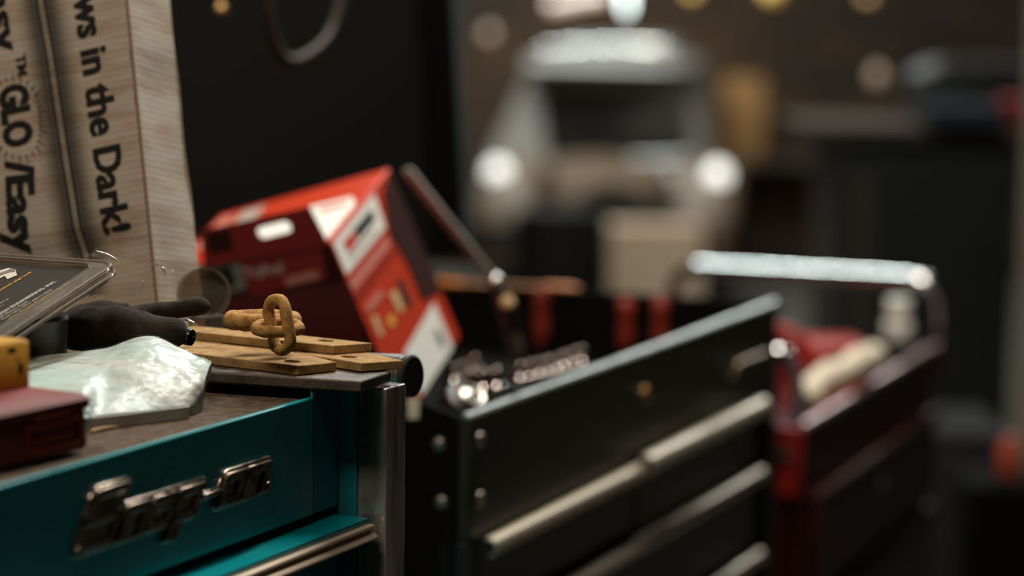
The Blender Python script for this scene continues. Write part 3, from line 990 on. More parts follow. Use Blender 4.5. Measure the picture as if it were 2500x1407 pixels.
# ------------------------------------------------------------------ red case and yellow piece
rc = onz(219, 1094, ZT + .0004); RX = (at(219, 1000, 1.51) - at(0, 1042, 1.44)); RX.z = 0; RX.normalize()
RY = V((-RX.y, RX.x, 0))
RF = frame(V((rc.x, rc.y, ZT + .0004)), -RX, RY, V((0, 0, 1)))
topz = fpt(RF, 219, 960, 1, 0).z
RC = thing('tool_case', 'small red plastic case with moulded ribs at the front corner of the liner', 'case', RF)
mb = MB().loft([rrect(0.001, 0.119, 0.001, 0.069, 0.004, 0.0), rrect(0.0, 0.12, 0.0, 0.07, 0.004, 0.003), rrect(0.001, 0.119, 0.001, 0.069, 0.004, topz - 0.009)])
mb.build('base', 'red_case', RC, smooth=40)
mb = MB().loft([rrect(-0.001, 0.121, -0.001, 0.071, 0.004, topz - 0.009), rrect(-0.0015, 0.1215, -0.0015, 0.0715, 0.004, topz - 0.003), rrect(0.0015, 0.1185, 0.0015, 0.0685, 0.004, topz)])
mb.build('lid', 'red_case', RC, smooth=40)
for k in range(3):
    z = 0.010 + 0.0065 * k
    MB().box((0.018, -0.0018, z), (0.052, 0.0005, z + 0.0035)).build('rib', 'red_case', RC, bevel=0.001)
MB().tube([V((0.010, -0.0008, 0.006)), V((0.010, -0.0008, topz - 0.014)), V((0.058, -0.0008, topz - 0.014)), V((0.058, -0.0008, 0.006))], 0.0012, 8, closed=True).build('frame_rib', 'red_case', RC)
yb = fpt(RF, 76, 944, 2, topz); yt = fpt(RF, 76, 828, 1, yb.y)
YF = RF @ Matrix.Translation(V((yb.x, yb.y, topz)))
YO = thing('yellow_block', 'scuffed yellow plastic block standing on the red case', 'block', YF)
hY = yt.z - topz
mb = MB().loft([rrect(0, 0.06, 0, 0.03, 0.003, 0.0003), rrect(0, 0.06, 0, 0.03, 0.003, hY - 0.002), rrect(0.0015, 0.0585, 0.0015, 0.0285, 0.003, hY)])
mb.build('block', 'yellow', YO, smooth=40)
sm_ = MB()
for (cx, cz, rx, rz) in ((0.010, hY * 0.42, 0.0022, 0.004), (0.018, hY * 0.83, 0.0045, 0.0018), (0.013, hY * 0.62, 0.0012, 0.0012)):
    sm_.poly([V((cx + rx * math.cos(t * PI / 8) * (1 + .15 * math.sin(3 * t)), -0.0004, cz + rz * math.sin(t * PI / 8))) for t in range(16)])
sm_.build('dark_mark', 'blackmark', YO, smooth=0)

# ------------------------------------------------------------------ clear plastic behind the glove
BL = thing('clear_blister', 'empty clear plastic blister, crumpled, between the carton and the glove', 'packaging', at(320, 790, 1.83))


BLF = frame(at(318, 716, 1.815), (RGT * .93 - UP * .30 + FWD * .2).normalized(), V((0, 0, 1)), V((0, 0, 1)))
_x = (RGT * .95 - UP * .22 + FWD * .15).normalized(); _z = (-FWD * .9 + UP * .3); _z = (_z - _x * _z.dot(_x)).normalized(); _y = _z.cross(_x)
BLF = frame(at(325, 706, 1.845), _x, _y, _z)


def bring(hx, hy, r, z):
    out = []
    for p in rrect(-hx, hx, -hy, hy, r, z, 6):
        k = noise.noise(p * 40 + V((2, 7, 1))) * 0.0035
        out.append(BLF @ (p + V((k, k * .6, noise.noise(p * 33) * 0.004))))
    return out


MB().loft([bring(.036, .030, .008, -.008), bring(.036, .030, .008, -.007), bring(.030, .024, .008, -.006), bring(.028, .022, .008, .004), bring(.025, .019, .008, .010), bring(.012, .009, .004, .012)]).build('shell', 'blister', BL, world=True, smooth=50)
for a, b, r in (((232, 612), (293, 641), 0.0010), ((332, 726), (352, 684), 0.0009), ((394, 652), (404, 672), 0.0013), ((233, 728), (238, 704), 0.0009), ((443, 780), (484, 796), 0.0008)):  # pale strokes shaped and placed as highlights on the plastic
    zq = 1.775 if a[0] < 420 else 1.80
    A, B = at(*a, zq), at(*b, zq)
    MB().tube(polyline([A, A.lerp(B, .5) + UP * .0012, B], 10), [r * .1, r * .5, r * .8, r, r, r, r, r * .8, r * .5, r * .1], 10).build('highlight_stroke', mat('highlight_stroke_white', (0.85, 0.84, 0.80), 0.10, 0.6, coat=1.0) if 'highlight_stroke_white' not in bpy.data.materials else bpy.data.materials['highlight_stroke_white'], BL, world=True, smooth=80)
tk = at(520, 745, 1.96)
tp = thing('plastic_disc', 'frosted round plastic lid standing on edge beside the carton', 'lid', at(505, 850, 1.93))
DT = align(at(497, 718, 1.93), (FWD * -0.9 + RGT * 0.42))
MB().lathe([(0, -0.004), (0.0205, -0.004), (0.0215, -0.003), (0.0215, 0.004), (0.0200, 0.004), (0.0196, -0.002), (0, -0.002)], 48, DT).build('disc', 'frost', tp, world=True, smooth=40)
MB().box((-0.012, -0.004, -0.052), (0.016, 0.004, -0.016), frame(at(497, 718, 1.93), V((1, 0, 0)), V((0, 1, 0)), V((0, 0, 1)))).build('base', 'frost', tp, world=True, bevel=0.003)

# ------------------------------------------------------------------ green chest
G0 = at(1148, 1021, 2.24)
GF = chest_frame(G0, 23.0)
ZG = G0.z
gfar = fpt(GF, 1893, 737, 2, ZG); GL = gfar.x; GD = 0.49
print('GREEN', GL, ZG, gfar)
G = thing('open_tool_chest', 'dark olive tool chest with its lid raised, satin rails on the drawers', 'tool chest', GF)
wt = 0.012
ZTR = ZG - 0.094        # tray floor
fw = MB()
fw.box((0, 0, ZG - 0.118), (GL, wt, ZG))
fw.build('front_panel', 'olive', G, bevel=0.002)
MB().tube([V((0.001, wt / 2, ZG)), V((GL - .001, wt / 2, ZG))], 0.0045, 12, flat=0.7).build('front_rim', mat('worn_rim_steel', (0.55, 0.55, 0.53), 0.3, 0.9, var=(0.12, 0.11, 0.10), vscale=30, vpos=(0.3, 0.5)), G, smooth=60)
ew = MB()
ew.box((0, wt, 0.2), (wt, GD, ZG - 0.001))
ew.hexa([(0, wt, ZG - .002), (0, 0.13, ZG - .002), (wt, 0.13, ZG - .002), (wt, wt, ZG - .002)], [(0, wt, ZG - .001), (0, 0.13, ZG + 0.032), (wt, 0.13, ZG + 0.032), (wt, wt, ZG - .001)])
ew.hexa([(0, .13, ZG - .002), (0, GD, ZG - .002), (wt, GD, ZG - .002), (wt, .13, ZG - .002)], [(0, .13, ZG + .032), (0, GD, ZG + 0.032), (wt, GD, ZG + 0.032), (wt, .13, ZG + .032)])
ew.build('end_wall', 'black_lid', G, bevel=0.001)
MB().box((GL - wt, wt, 0.2), (GL, GD, ZG)).build('end_wall', 'black_lid', G, bevel=0.002)
MB().box((wt, GD - wt, 0.2), (GL - wt, GD, ZG)).build('back_wall', 'black_lid', G)
MB().box((wt, wt, ZTR - 0.02), (GL - wt, GD - wt, ZTR)).build('tray', 'black_lid', G)
MB().box((wt, 0.03, 0.2), (GL - wt, GD - wt, ZTR - 0.021)).build('carcass', 'black_lid', G)
fr_ = MB().box((0, 0.0, 0.2), (0.028, 0.03, ZG - 0.119)).box((GL - 0.02, 0, 0.2), (GL, 0.03, ZG - 0.119)).box((0.0, 0, 0.13), (GL, GD, 0.2))
fr_.build('frame', 'black', G, bevel=0.001)
# lid, hinged at the back and standing open
LT = Matrix.Translation(V((0, GD, ZG + 0.03))) @ Matrix.Rotation(math.radians(-4), 4, 'X')
lid = MB().box((0, 0.0, 0), (GL, 0.01, 0.56), LT).box((0, -0.05, 0.0), (0.008, 0.0, 0.56), LT).box((GL - 0.008, -0.05, 0.0), (GL, 0.0, 0.56), LT).box((0, -0.05, 0.552), (GL, 0, 0.56), LT)
lid = lid.build('lid', 'black_lid', G)
hl = MB().tube([V((0.0, GD + 0.004, ZG + 0.012)), V((GL, GD + 0.004, ZG + 0.012))], 0.008, 12)
hl.build('hinge', 'black', G)
le = MB().box((GL - 0.0075, -0.054, 0.02), (GL + 0.0015, -0.0495, 0.42), LT).build('lid_edge', mat('blue_grey_edge', (0.05, 0.07, 0.08), 0.4), G)
bk = fpt(GF, 540, 22, 1, GD - 0.02)
MB().lathe([(0, -0.004), (0.006, -0.004), (0.0075, 0), (0.005, 0.005), (0, 0.006)], 20, frame(bk, V((1, 0, 0)), V((0, 0, 1)), V((0, -1, 0)))).build('lid_button', 'brass', G)
# rivets
rv = []
for px, py, axis in ((1172, 1075, 1), (1172, 1219, 1), (1072, 1086, 0), (1078, 1228, 0)):
    p = fpt(GF, px, py, axis, 0.0)
    Tm = frame(p, V((1, 0, 0)), V((0, 0, 1)), V((0, -1, 0))) if axis == 1 else frame(p, V((0, 1, 0)), V((0, 0, 1)), V((-1, 0, 0)))
    Tm = Tm if axis == 1 else frame(p, V((0, 0, 1)), V((0, 1, 0)), V((-1, 0, 0)))
    MB().lathe([(0.0075, -0.0005), (0.0070, 0.0015), (0.0045, 0.0032), (0, 0.004)], 24, Tm).build('rivet', mat('dull_rivet', (.30, .25, .21), .38, .9) if 'dull_rivet' not in bpy.data.materials else bpy.data.materials['dull_rivet'], G, smooth=60)
p = fpt(GF, 1574, 962, 1, 0)
MB().lathe([(0.009, -0.0005), (0.009, 0.003), (0.0065, 0.004), (0.0055, 0.0025), (0, 0.0025)], 28, frame(p, V((1, 0, 0)), V((0, 0, 1)), V((0, -1, 0)))).build('lock', 'brass', G, smooth=40)
p = fpt(GF, 1780, 925, 1, 0); q = fpt(GF, 1858, 862, 1, 0); p2 = fpt(GF, 1785, 890, 1, 0)
MB().tube(polyline([p + V((0, -.004, 0)), p2 + V((0, -.010, 0)), p2.lerp(q, .15) + V((0, -.012, 0.002)), q + V((0, -.006, 0))], 14), 0.0042, 10).build('latch', mat('dull_bronze', (0.22, 0.15, 0.09), 0.45, 0.8), G)


def rail(a, b, r, drawer, y=-0.013):
    A, B = fpt(GF, *a, 1, y), fpt(GF, *b, 1, y)
    z = (A.z + B.z) / 2
    x0, x1 = A.x, B.x
    prof = []
    for k in range(15):
        t = PI * (1.08 - 1.36 * k / 14)
        prof.append((y - r * math.sin(t) * 1.0 + 0.004, z + r * math.cos(t) * -1.0 * -1))
    # hollow half-round section open below
    out = [(y + 0.004 - r * math.sin(t), z + r * math.cos(t)) for t in [math.radians(v) for v in range(-25, 171, 13)]]
    inn = [(y + 0.004 - (r - .002) * math.sin(t), z + (r - .002) * math.cos(t)) for t in [math.radians(v) for v in range(170, -26, -13)]]
    pr = out + inn
    return MB().hexa([(x0, a_, b_) for a_, b_ in pr], [(x1, a_, b_) for a_, b_ in pr]).build('handle', 'beige_rail', drawer, smooth=40)


h1a = fpt(GF, 1200, 1345, 1, -0.013); h1b = fpt(GF, 1580, 1143, 1, -0.013); h2b = fpt(GF, 1866, 1000, 1, -0.013)
h3 = fpt(GF, 1863, 1160, 1, -0.013)
h4 = fpt(GF, 1870, 1352, 1, -0.013)
print('rails', h1a, h1b, h2b, h3, h4)
x0d = h1a.x - 0.004; x1d = h2b.x + 0.004
rows_ = [(h1a.z, h3.z), (h3.z, h4.z), (h4.z, h4.z - 0.13), (h4.z - 0.13, h4.z - 0.27)]
# top row: two drawers side by side
for i, (za, zb) in enumerate(rows_):
    if i == 0:
        zza = (h1a.z + h1b.z) / 2
        d = MB().box((x0d, 0.0, zb + 0.018), (h1b.x - 0.001, 0.03, za + 0.004)).build('drawer', 'olive', G, bevel=0.0015)
        rail((1200, 1345), (1580, 1142), 0.0095, d)
        d = MB().box((h1b.x + 0.001, -0.002, zb + 0.018), (x1d, 0.03, za + 0.006)).build('drawer', 'olive', G, bevel=0.0015)
        rail((1580, 1135), (1868, 996), 0.0120, d, y=-0.018)
    else:
        d = MB().box((x0d, 0.0, zb + 0.018), (x1d, 0.03, za + 0.004)).build('drawer', 'olive', G, bevel=0.0015)
        out = [(-0.009 - 0.0095 * math.sin(t), za + 0.0095 * math.cos(t)) for t in [math.radians(v) for v in range(-25, 171, 13)]]
        inn = [(-0.009 - 0.0075 * math.sin(t), za + 0.0075 * math.cos(t)) for t in [math.radians(v) for v in range(170, -26, -13)]]
        pr = out + inn
        MB().hexa([(x0d, a_, b_) for a_, b_ in pr], [(x1d, a_, b_) for a_, b_ in pr]).build('handle', 'beige_rail', d, smooth=40)
for x in (0.1, GL - 0.1):
    for y in (0.08, 0.41):
        caster(G, x, y, 0.131)


def gpt(px, py, z):           # pixel on a height inside the green chest, world
    return onz(px, py, z)


# red box leaning in the chest -------------------------------------------------
bN = at(806, 590, 2.33)
E1 = (RGT * 0.262 + UP * 0.425 + FWD * 0.866).normalized()       # away along the labelled side
E2 = (RGT * 0.345 - UP * 0.896 + FWD * 0.28).normalized()        # down the box
E3 = E1.cross(E2); E3 = E3 if E3.dot(RGT) < 0 else -E3           # along the front towards the carton
E2 = (E3.cross(E1)); E2 = E2 if E2.dot(UP) < 0 else -E2
BF = frame(bN, E3, E1, -E2)          # local x left along front, y away, z up
b1, b2, b3 = 0.186, 0.20, 0.205
BX = thing('red_box', 'red printed cardboard box tipped in the open chest, white labels on its side', 'box', BF)
MB().box((0, 0, -b2), (b3, b1, 0)).build('box', 'boxred', BX, bevel=0.0015)
k_ = 0.0006


def decal(name, pts, m, lift=k_, parent=None):
    """pts in local box coordinates, a thin printed patch"""
    return MB().poly(pts).build(name, m, parent or BX, smooth=0)


fy = lambda px, py, e=0.0: (lambda p: V((p.x, -k_ - e, p.z)))(fpt(BF, px, py, 1, 0))      # on the front face
sx_ = lambda px, py, e=0.0: (lambda p: V((-k_ - e, p.y, p.z)))(fpt(BF, px, py, 0, 0))     # on the side face
tz_ = lambda px, py, e=0.0: (lambda p: V((p.x, p.y, k_ + e)))(fpt(BF, px, py, 2, 0))      # on the top face
# front face: shade painted as a near-black ground under the maroon print panels
MB().box((0.0005, -0.0006, -b2 + 0.001), (b3 - 0.001, -0.0002, -0.0005)).build('front_shade_ground', 'boxblack', BX, smooth=0)
decal('front_panel_print', [fy(578, 622, .0003), fy(783, 598, .0003), fy(800, 680, .0003), fy(612, 722, .0003)], 'boxdark')
decal('front_panel_print', [fy(515, 732, .0003), fy(850, 690, .0003), fy(900, 850, .0003), fy(600, 850, .0003)], mat('printed_deep_maroon', (0.10, 0.010, 0.010), .5))
decal('front_label', [fy(480, 645, .0004), fy(582, 625, .0004), fy(602, 705, .0004), fy(490, 730, .0004)], 'greyink')
decal('front_label', [fy(500, 662, .0006), fy(565, 648, .0006), fy(580, 695, .0006), fy(510, 712, .0006)], 'ink')
t_ = MB(); add_text(t_, 'TrpFuel', BF @ fy(603, 678), BF @ fy(695, 662), -E2, 0.0105, -E1, lift=0.0006, offset=0.0, res=3)
t_.build('lettering', mat('faded_print', (0.60, 0.52, 0.46), .7), BX, world=True, smooth=0, fix=False)
decal('front_strip', [fy(695, 678, .0006), fy(775, 657, .0006), fy(782, 678, .0006), fy(702, 698, .0006)], 'pinkink')
# side face print
decal('side_label', [sx_(812, 592), sx_(912, 472), sx_(940, 555), sx_(845, 672)], 'boxwhite')
decal('side_mark', [sx_(835, 592, .0003), sx_(862, 562, .0003), sx_(872, 590, .0003), sx_(848, 620, .0003)], 'redink')
decal('side_mark', [sx_(862, 560, .0003), sx_(905, 510, .0003), sx_(914, 535, .0003), sx_(874, 585, .0003)], 'ink')
decal('side_mark', [sx_(850, 628, .0003), sx_(912, 555, .0003), sx_(915, 562, .0003), sx_(853, 637, .0003)], 'fainter')
decal('side_strip', [sx_(852, 690), sx_(945, 575), sx_(952, 600), sx_(862, 712)], 'pinkink')
decal('side_line', [sx_(866, 725, .0002), sx_(960, 605, .0002), sx_(964, 615, .0002), sx_(871, 736, .0002)], 'boxdark')
decal('side_edge', [V((-k_ - .0002, b1 - .0006, -.001)), V((-k_ - .0002, b1 - .0006, -.145)), sx_(1030, 735, .0002), sx_(990, 640, .0002), sx_(950, 575, .0002), sx_(934, 470, .0002)], 'boxblack')
decal('side_picture', [sx_(968, 690, .0003), sx_(978, 678, .0003), sx_(1005, 745, .0003), sx_(992, 750, .0003)], 'ink')
decal('side_picture', [sx_(890, 750, .0003), sx_(928, 705, .0003), sx_(935, 720, .0003), sx_(900, 765, .0003)], 'pinkink')
decal('side_picture', [sx_(950, 720, .0003), sx_(965, 705, .0003), sx_(985, 755, .0003), sx_(975, 765, .0003)], 'tanink')
decal('side_picture', [sx_(945, 775, .0003), sx_(960, 765, .0003), sx_(962, 795, .0003), sx_(948, 800, .0003)], 'goldink')
decal('side_picture', [sx_(905, 775, .0003), sx_(918, 770, .0003), sx_(935, 820, .0003), sx_(925, 822, .0003)], 'tanink')
_a, _b = sx_(985, 862), sx_(1058, 738)
decal('barcode_label', [_a, _b, V((-k_, _b.y, -b2 + .0008)), V((-k_, _a.y, -b2 + .0008))], 'boxwhite')
bc = MB()
for k in range(7):
    t = k / 7
    bc.poly([sx_(1058 + 22 * t, 815 + 40 * t, .0004), sx_(1066 + 22 * t, 800 + 40 * t, .0004), sx_(1068 + 22 * t, 804 + 40 * t, .0004), sx_(1060 + 22 * t, 819 + 40 * t, .0004)])
bc.build('barcode', 'ink', BX, smooth=0)
# top face: white sticker, standing tuck flap with a slot
decal('top_sticker', [tz_(735, 512), tz_(860, 482), tz_(868, 500), tz_(801, 583), tz_(640, 606), tz_(620, 545)], 'boxwhite')
decal('top_print', [tz_(775, 512, .0003), tz_(850, 493, .0003), tz_(846, 503, .0003), tz_(790, 520, .0003)], 'pinkink')
tl_ = lambda x0, x1, y0, y1: [V((x0, y0, k_)), V((x1, y0, k_)), V((x1, y1, k_)), V((x0, y1, k_))]
decal('top_print', tl_(b3 - .062, b3 - .034, .085, b1 - .012), 'fainter')
decal('top_print', tl_(b3 - .026, b3 - .007, .085, b1 - .012), 'pinkink')
# flap stands up from the front top edge
fT = [at(500, 557, 2.335), at(756, 502, 2.318)]
inv = BF.inverted()
fl0 = V((0.0035, -0.001, 0.0)); fl1 = V((b3 - 0.02, -0.001, 0.0))
nfl = E1.cross(E3)
tR = inv @ onplane(757, 502, bN, E1); tL = inv @ onplane(492, 561, bN, E1)
bR = inv @ onplane(806, 597, bN, E1); bL = inv @ onplane(500, 652, bN, E1)
flap = bmesh.new()
hc = inv @ onplane(672, 559, bN, E1)
hx = inv @ onplane(712, 549, bN, E1); hxv = (hx - hc); hup = V((0, 0, 1)) * ((inv @ onplane(672, 545, bN, E1)) - hc).length
hole = []
for k in range(24):
    a = 2 * PI * k / 24
    cx = math.copysign(1, math.cos(a)) * 0.68
    hole.append(hc + hxv * (cx + 0.32 * math.cos(a)) + hup * math.sin(a) * 1.0)
outer = []
for A, B in ((tR, tL), (tL, bL), (bL, bR), (bR, tR)):
    outer += [A.lerp(B, i / 6) for i in range(6)]
# stitch ring between outer and hole by matching angle
ang = lambda p: math.atan2(p.z - hc.z, p.x - hc.x)
outer.sort(key=ang); hole.sort(key=ang)
fm = MB()
for yoff in (-0.0015, -0.0027):
    o_ = len(fm.v)
    fm.v += [V((p.x, yoff, p.z)) for p in outer] + [V((p.x, yoff, p.z)) for p in hole]
    for i in range(24):
        j = (i + 1) % 24; fm.f.append((o_ + i, o_ + j, o_ + 24 + j, o_ + 24 + i))
for s in (0, 24):
    for i in range(24):
        j = (i + 1) % 24; fm.f.append((s + i, s + j, 48 + s + j, 48 + s + i))
fm.build('tuck_flap', 'boxdark', BX, smooth=0)
decal('flap_print', [(lambda p: V((p.x, -0.0032, p.z)))(fpt(BF, x, y, 1, 0)) for x, y in ((505, 568), (562, 556), (575, 605), (515, 618))], 'boxblack')

# black knob with a chrome ring, near corner of the chest ----------------------
kn0 = at(1142, 975, 2.33)
kdir = (UP * 0.80 + RGT * 0.45 - FWD * 0.55).normalized()
KN = thing('torch_head', 'round dark lamp head with a chrome ring, at the near corner of the olive chest', 'lamp head', kn0 - V((0, 0, 0.03)))
MB().lathe([(0.012, -0.05), (0.014, -0.03), (0.019, -0.012), (0.0215, -0.004), (0.0215, 0.0), (0.017, 0.003)], 32, align(kn0, kdir)).build('body', mat('dark_bronze_plastic', (0.05, 0.038, 0.03), .4), KN, world=True, smooth=50)
MB().lathe([(0.0165, 0.001), (0.0165, 0.006), (0.0140, 0.0085), (0.0115, 0.0080), (0.0105, 0.006), (0.004, 0.0085), (0, 0.009)], 32, align(kn0, kdir)).build('ring', mat('dull_chrome', (.36, .32, .28), .36, 1.0), KN, world=True, smooth=50)

# sockets in rows ---------------------------------------------------------------
ZS = ZG - 0.028


def make_socket():
    r = thing('socket', 'chrome socket', 'socket', Matrix.Identity(4), 'chrome sockets in the olive chest')
    MB().lathe([(0.0085, 0.0), (0.009, 0.002), (0.009, 0.012), (0.0068, 0.014), (0.0068, 0.0225), (0.0065, 0.0248), (0.0060, 0.0266), (0.0054, 0.0277), (0.0048, 0.028), (0.0043, 0.0272), (0.0040, 0.018), (0, 0.018)], 24).build('barrel', mat('socket_chrome', (.34, .28, .25), .14, 1.0), r, smooth=40)
    MB().lathe([(0.0090, 0.004), (0.0094, 0.0045), (0.0094, 0.0065), (0.0090, 0.007)], 24, cap=False).build('groove_ring', 'chrome_soft', r, smooth=40)
    return r


proto = make_socket()
rowA = [(1147, 912), (1178, 911), (1211, 907)]
rowB = [(1268, 884), (1292, 880), (1316, 874), (1340, 869), (1362, 862), (1378, 856), (1400, 850), (1421, 845)]
rowC = [(1106, 890), (1128, 884), (1158, 868)]
nm = ['first', 'second', 'third', 'fourth', 'fifth', 'sixth', 'seventh', 'last']
first = True
for row, txt in ((rowA, 'of the short row nearest the rim'), (rowB, 'of the long row of eight'), (rowC, 'of the dim row beside the red box')):
    pts = []
    for k, (px, py) in enumerate(row):
        o = proto if first else copy_tree(proto)
        first = False
        p = onz(px, py, ZS + 0.028); p = V((p.x, p.y, ZS))
        sc = 1.15 if row is rowA else (0.95 if row is rowB else 1.0)
        o.matrix_basis = Matrix.Translation(p) @ Matrix.Scale(sc, 4)
        n_ = 'last' if k == len(row) - 1 else nm[k]
        o['label'] = ('chrome socket, %s from near end %s' % (n_, txt)) if n_ != 'last' else 'chrome socket at the far end %s' % txt
        pts.append(p)
    A, B = pts[0], pts[-1]
    d_ = (B - A).normalized(); s_ = V((-d_.y, d_.x, 0))
    rl = thing('socket_rail', {0: 'dark rail under the three bright sockets near the front rim', 1: 'dark rail under the long row of sockets', 2: 'dark rail under the dim sockets beside the red box'}[[rowA, rowB, rowC].index(row)], 'socket rail', V((A.x, A.y, ZTR)), 'socket rails in the olive chest')
    A2, B2 = A - d_ * 0.014, B + d_ * 0.014
    q = [A2 - s_ * 0.011, B2 - s_ * 0.011, B2 + s_ * 0.011, A2 + s_ * 0.011]
    MB().hexa([V((p.x, p.y, ZTR + .0003)) for p in q], [V((p.x, p.y, ZS - 0.0003)) for p in q]).build('rail', 'black', rl, world=True, bevel=0.002)

# long steel bar leaning out of the chest ---------------------------------------
bt = at(992, 415, 2.62); bm_ = at(1214, 694, 2.70); bb = at(1262, 862, 2.72)
BR = thing('breaker_bar', 'long thin steel bar leaning out of the olive chest behind the red box', 'bar', bb)
dd = (bm_ - bt).normalized()
MB().tube([bt, bt + dd * .004, bm_ - dd * .012], [0.0042, 0.0056, 0.0052], 16).build('shaft', mat('worn_steel', (0.34, 0.275, 0.23), 0.5, 0.7), BR, world=True, smooth=60)
MB().tube([bm_ - dd * .012, bm_ - dd * .008, bm_ + dd * .004, bm_ + dd * .008], [0.005, 0.0085, 0.0085, 0.005], 18).build('knuckle', 'chrome_soft', BR, world=True, smooth=60)
MB().tube(polyline([bm_ + dd * .006, bm_.lerp(bb, .3), bb], 10), 0.0088, 14).build('grip', mat('brown_grip', (0.06, 0.04, 0.028), .6), BR, world=True, smooth=60)
wk = at(1240, 742, 2.62)
wo = thing('wooden_handle', 'round pale wooden handle end poking up by the steel bar', 'handle', at(1248, 860, 2.64))
MB().lathe([(0.006, -0.06), (0.0075, -0.03), (0.0085, -0.008), (0.0085, 0.0), (0.006, 0.004), (0, 0.005)], 24, align(wk, (UP * .5 - FWD * .85 - RGT * .1))).build('grip', mat('dark_wood', (.05, .03, .018), .6), wo, world=True, smooth=60)
MB().lathe([(0.0078, 0.0), (0.0078, 0.0035), (0.006, 0.0055), (0, 0.006)], 24, align(wk, (UP * .5 - FWD * .85 - RGT * .1))).build('end_disc', 'wood', wo, world=True, smooth=60)


# screwdrivers ------------------------------------------------------------------
def screwdriver(name, lab, A, B, mhandle, r=0.011, hl=0.1, shaft_m='chrome_soft', group=None):
    """handle butt at A, blade tip at B (world)"""
    d = (B - A).normalized(); L_ = (B - A).length
    t = thing(name, lab, 'screwdriver', B if B.z < A.z else A, group)
    T_ = align(A, d)
    MB().lathe([(0, 0), (r * .7, 0.0), (r, 0.004), (r, 0.02), (r * .82, 0.03), (r, 0.045), (r, hl * .85), (r * .6, hl), (0, hl)], 20, T_).build('handle', mhandle, t, world=True, smooth=50)
    MB().lathe([(r * .28, hl - .002), (r * .28, L_ - .012), (r * .34, L_ - .006), (r * .08, L_)], 12, T_).build('blade', shaft_m, t, world=True, smooth=50)
    return t


zr = ZG + 0.006
sA = onz(1056, 690, zr); sB = onz(1416, 704, zr)
od = thing('orange_screwdriver', 'long thin orange-handled tool lying across the far rim of the olive chest', 'tool', sA)
dd2 = (sB - sA).normalized(); LL = (sB - sA).length
MB().lathe([(0, 0), (.004, .0), (.0055, .006), (.005, .035), (.003, .045), (0, .045)], 18, align(sA, dd2)).build('handle', 'orange', od, world=True)
MB().lathe([(.0024, .044), (.0024, LL - .05)], 12, align(sA, dd2)).build('shaft', mat('orange_shaft', (0.40, 0.16, 0.04), .5), od, world=True)
MB().lathe([(0, LL - .05), (.0042, LL - .048), (.0046, LL - .012), (.0015, LL), (0, LL)], 18, align(sA, dd2)).build('grip', 'orange', od, world=True)
for px, py, z2, lab in ((1322, 706, 855, 'red-handled screwdriver upright at the far end wall, below the orange tool'),
                        (1528, 730, 850, 'red-handled screwdriver upright at the far end wall, brightest of the three'),
                        (1612, 728, 840, 'dim red-handled screwdriver upright at the far end wall, under the cart rail end')):
    xw = GL - 0.03 if px < 1600 else GL - 0.022
    A = GF @ fpt(GF, px, py, 0, xw)
    screwdriver('screwdriver', lab, A, V((A.x + 0.002, A.y, ZTR + 0.001)) if A.z - ZTR > 0.12 else V((A.x, A.y, ZTR + 0.001)), 'red_handle', r=0.011, hl=min(0.085, (A.z - ZTR) * 0.8), group='red screwdrivers in the olive chest')

# hose loop hanging in front of the raised lid ------------------------------------
hp = []
for px, py in ((700, -190), (662, -60), (655, 30), (672, 105), (702, 146), (745, 138), (795, 95), (822, 30), (838, -60), (835, -190)):
    p = fpt(GF, px, py, 1, GD - 0.10); hp.append(GF @ p)
hs = MB().tube(polyline(hp, 50), 0.006, 12).build('cable_loop', mat('brown_rubber', (0.030, 0.017, 0.010), .5, spec=.3))
single(hs, hp[4]); tag(hs, 'thin brown cable loop hanging before the raised black lid', 'cable')

# cream scrap below the round cylinder
ps = at(1006, 998, 2.2)
sc_ = [fpt(GF, x, y, 0, -0.0009) for x, y in ((994, 974), (1024, 972), (1022, 1022), (996, 1024))]
scrap_ = MB().hexa([p + V((0.0008, 0, 0)) for p in sc_], sc_).build('paper_scrap', 'cream', G, smooth=0)
scrap_['label'] = 'small cream paper scrap'

# ------------------------------------------------------------------ red cart
R0_ = at(1965, 1044, 3.3)
RCF = chest_frame(R0_, 21.7)
ZR = R0_.z
RL = fpt(RCF, 2280, 850, 2, ZR).x
hbR = fpt(RCF, 2232, 682, 0, RL + 0.01); hbL = fpt(RCF, 1712, 652, 0, RL + 0.01)
RD = max(0.42, hbL.y + 0.02)
print('RED', RL, ZR, hbR, hbL)
RCART = thing('tool_cart', 'dark red tool cart with a bright chrome push handle at its far end', 'tool cart', RCF)
b = MB()
b.box((0, 0, ZR - 0.62), (RL, 0.012, ZR)).box((RL - .012, 0.012, ZR - .62), (RL, RD, ZR)).box((0, 0.012, ZR - .62), (0.012, RD, ZR)).box((0, RD - .012, ZR - .62), (RL, RD, ZR))
b.box((0.012, 0.012, ZR - 0.09), (RL - .012, RD - .012, ZR - .08))
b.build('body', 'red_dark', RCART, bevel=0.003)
MB().tube([V((0.0, 0.004, ZR)), V((RL, 0.004, ZR))], 0.007, 12).build('rim', mat('worn_red_rim', (0.58, 0.38, 0.37), .34, .8), RCART)
for k in range(3):
    za = ZR - 0.10 - 0.16 * k
    d = MB().box((0.05, -0.012, za - .14), (RL - .02, -0.001, za)).build('drawer', 'red_dark', RCART, bevel=0.003)
    MB().box((0.06, -0.024, za - .012), (RL - .03, -0.012, za - .002)).build('handle', 'black_lid', d, bevel=0.002)
p = fpt(RCF, 2150, 1175, 1, -0.012)
MB().lathe([(0.012, 0), (0.012, 0.004), (0, 0.005)], 20, frame(p, V((1, 0, 0)), V((0, 0, 1)), V((0, -1, 0)))).build('lock', 'chrome_soft', RCART)
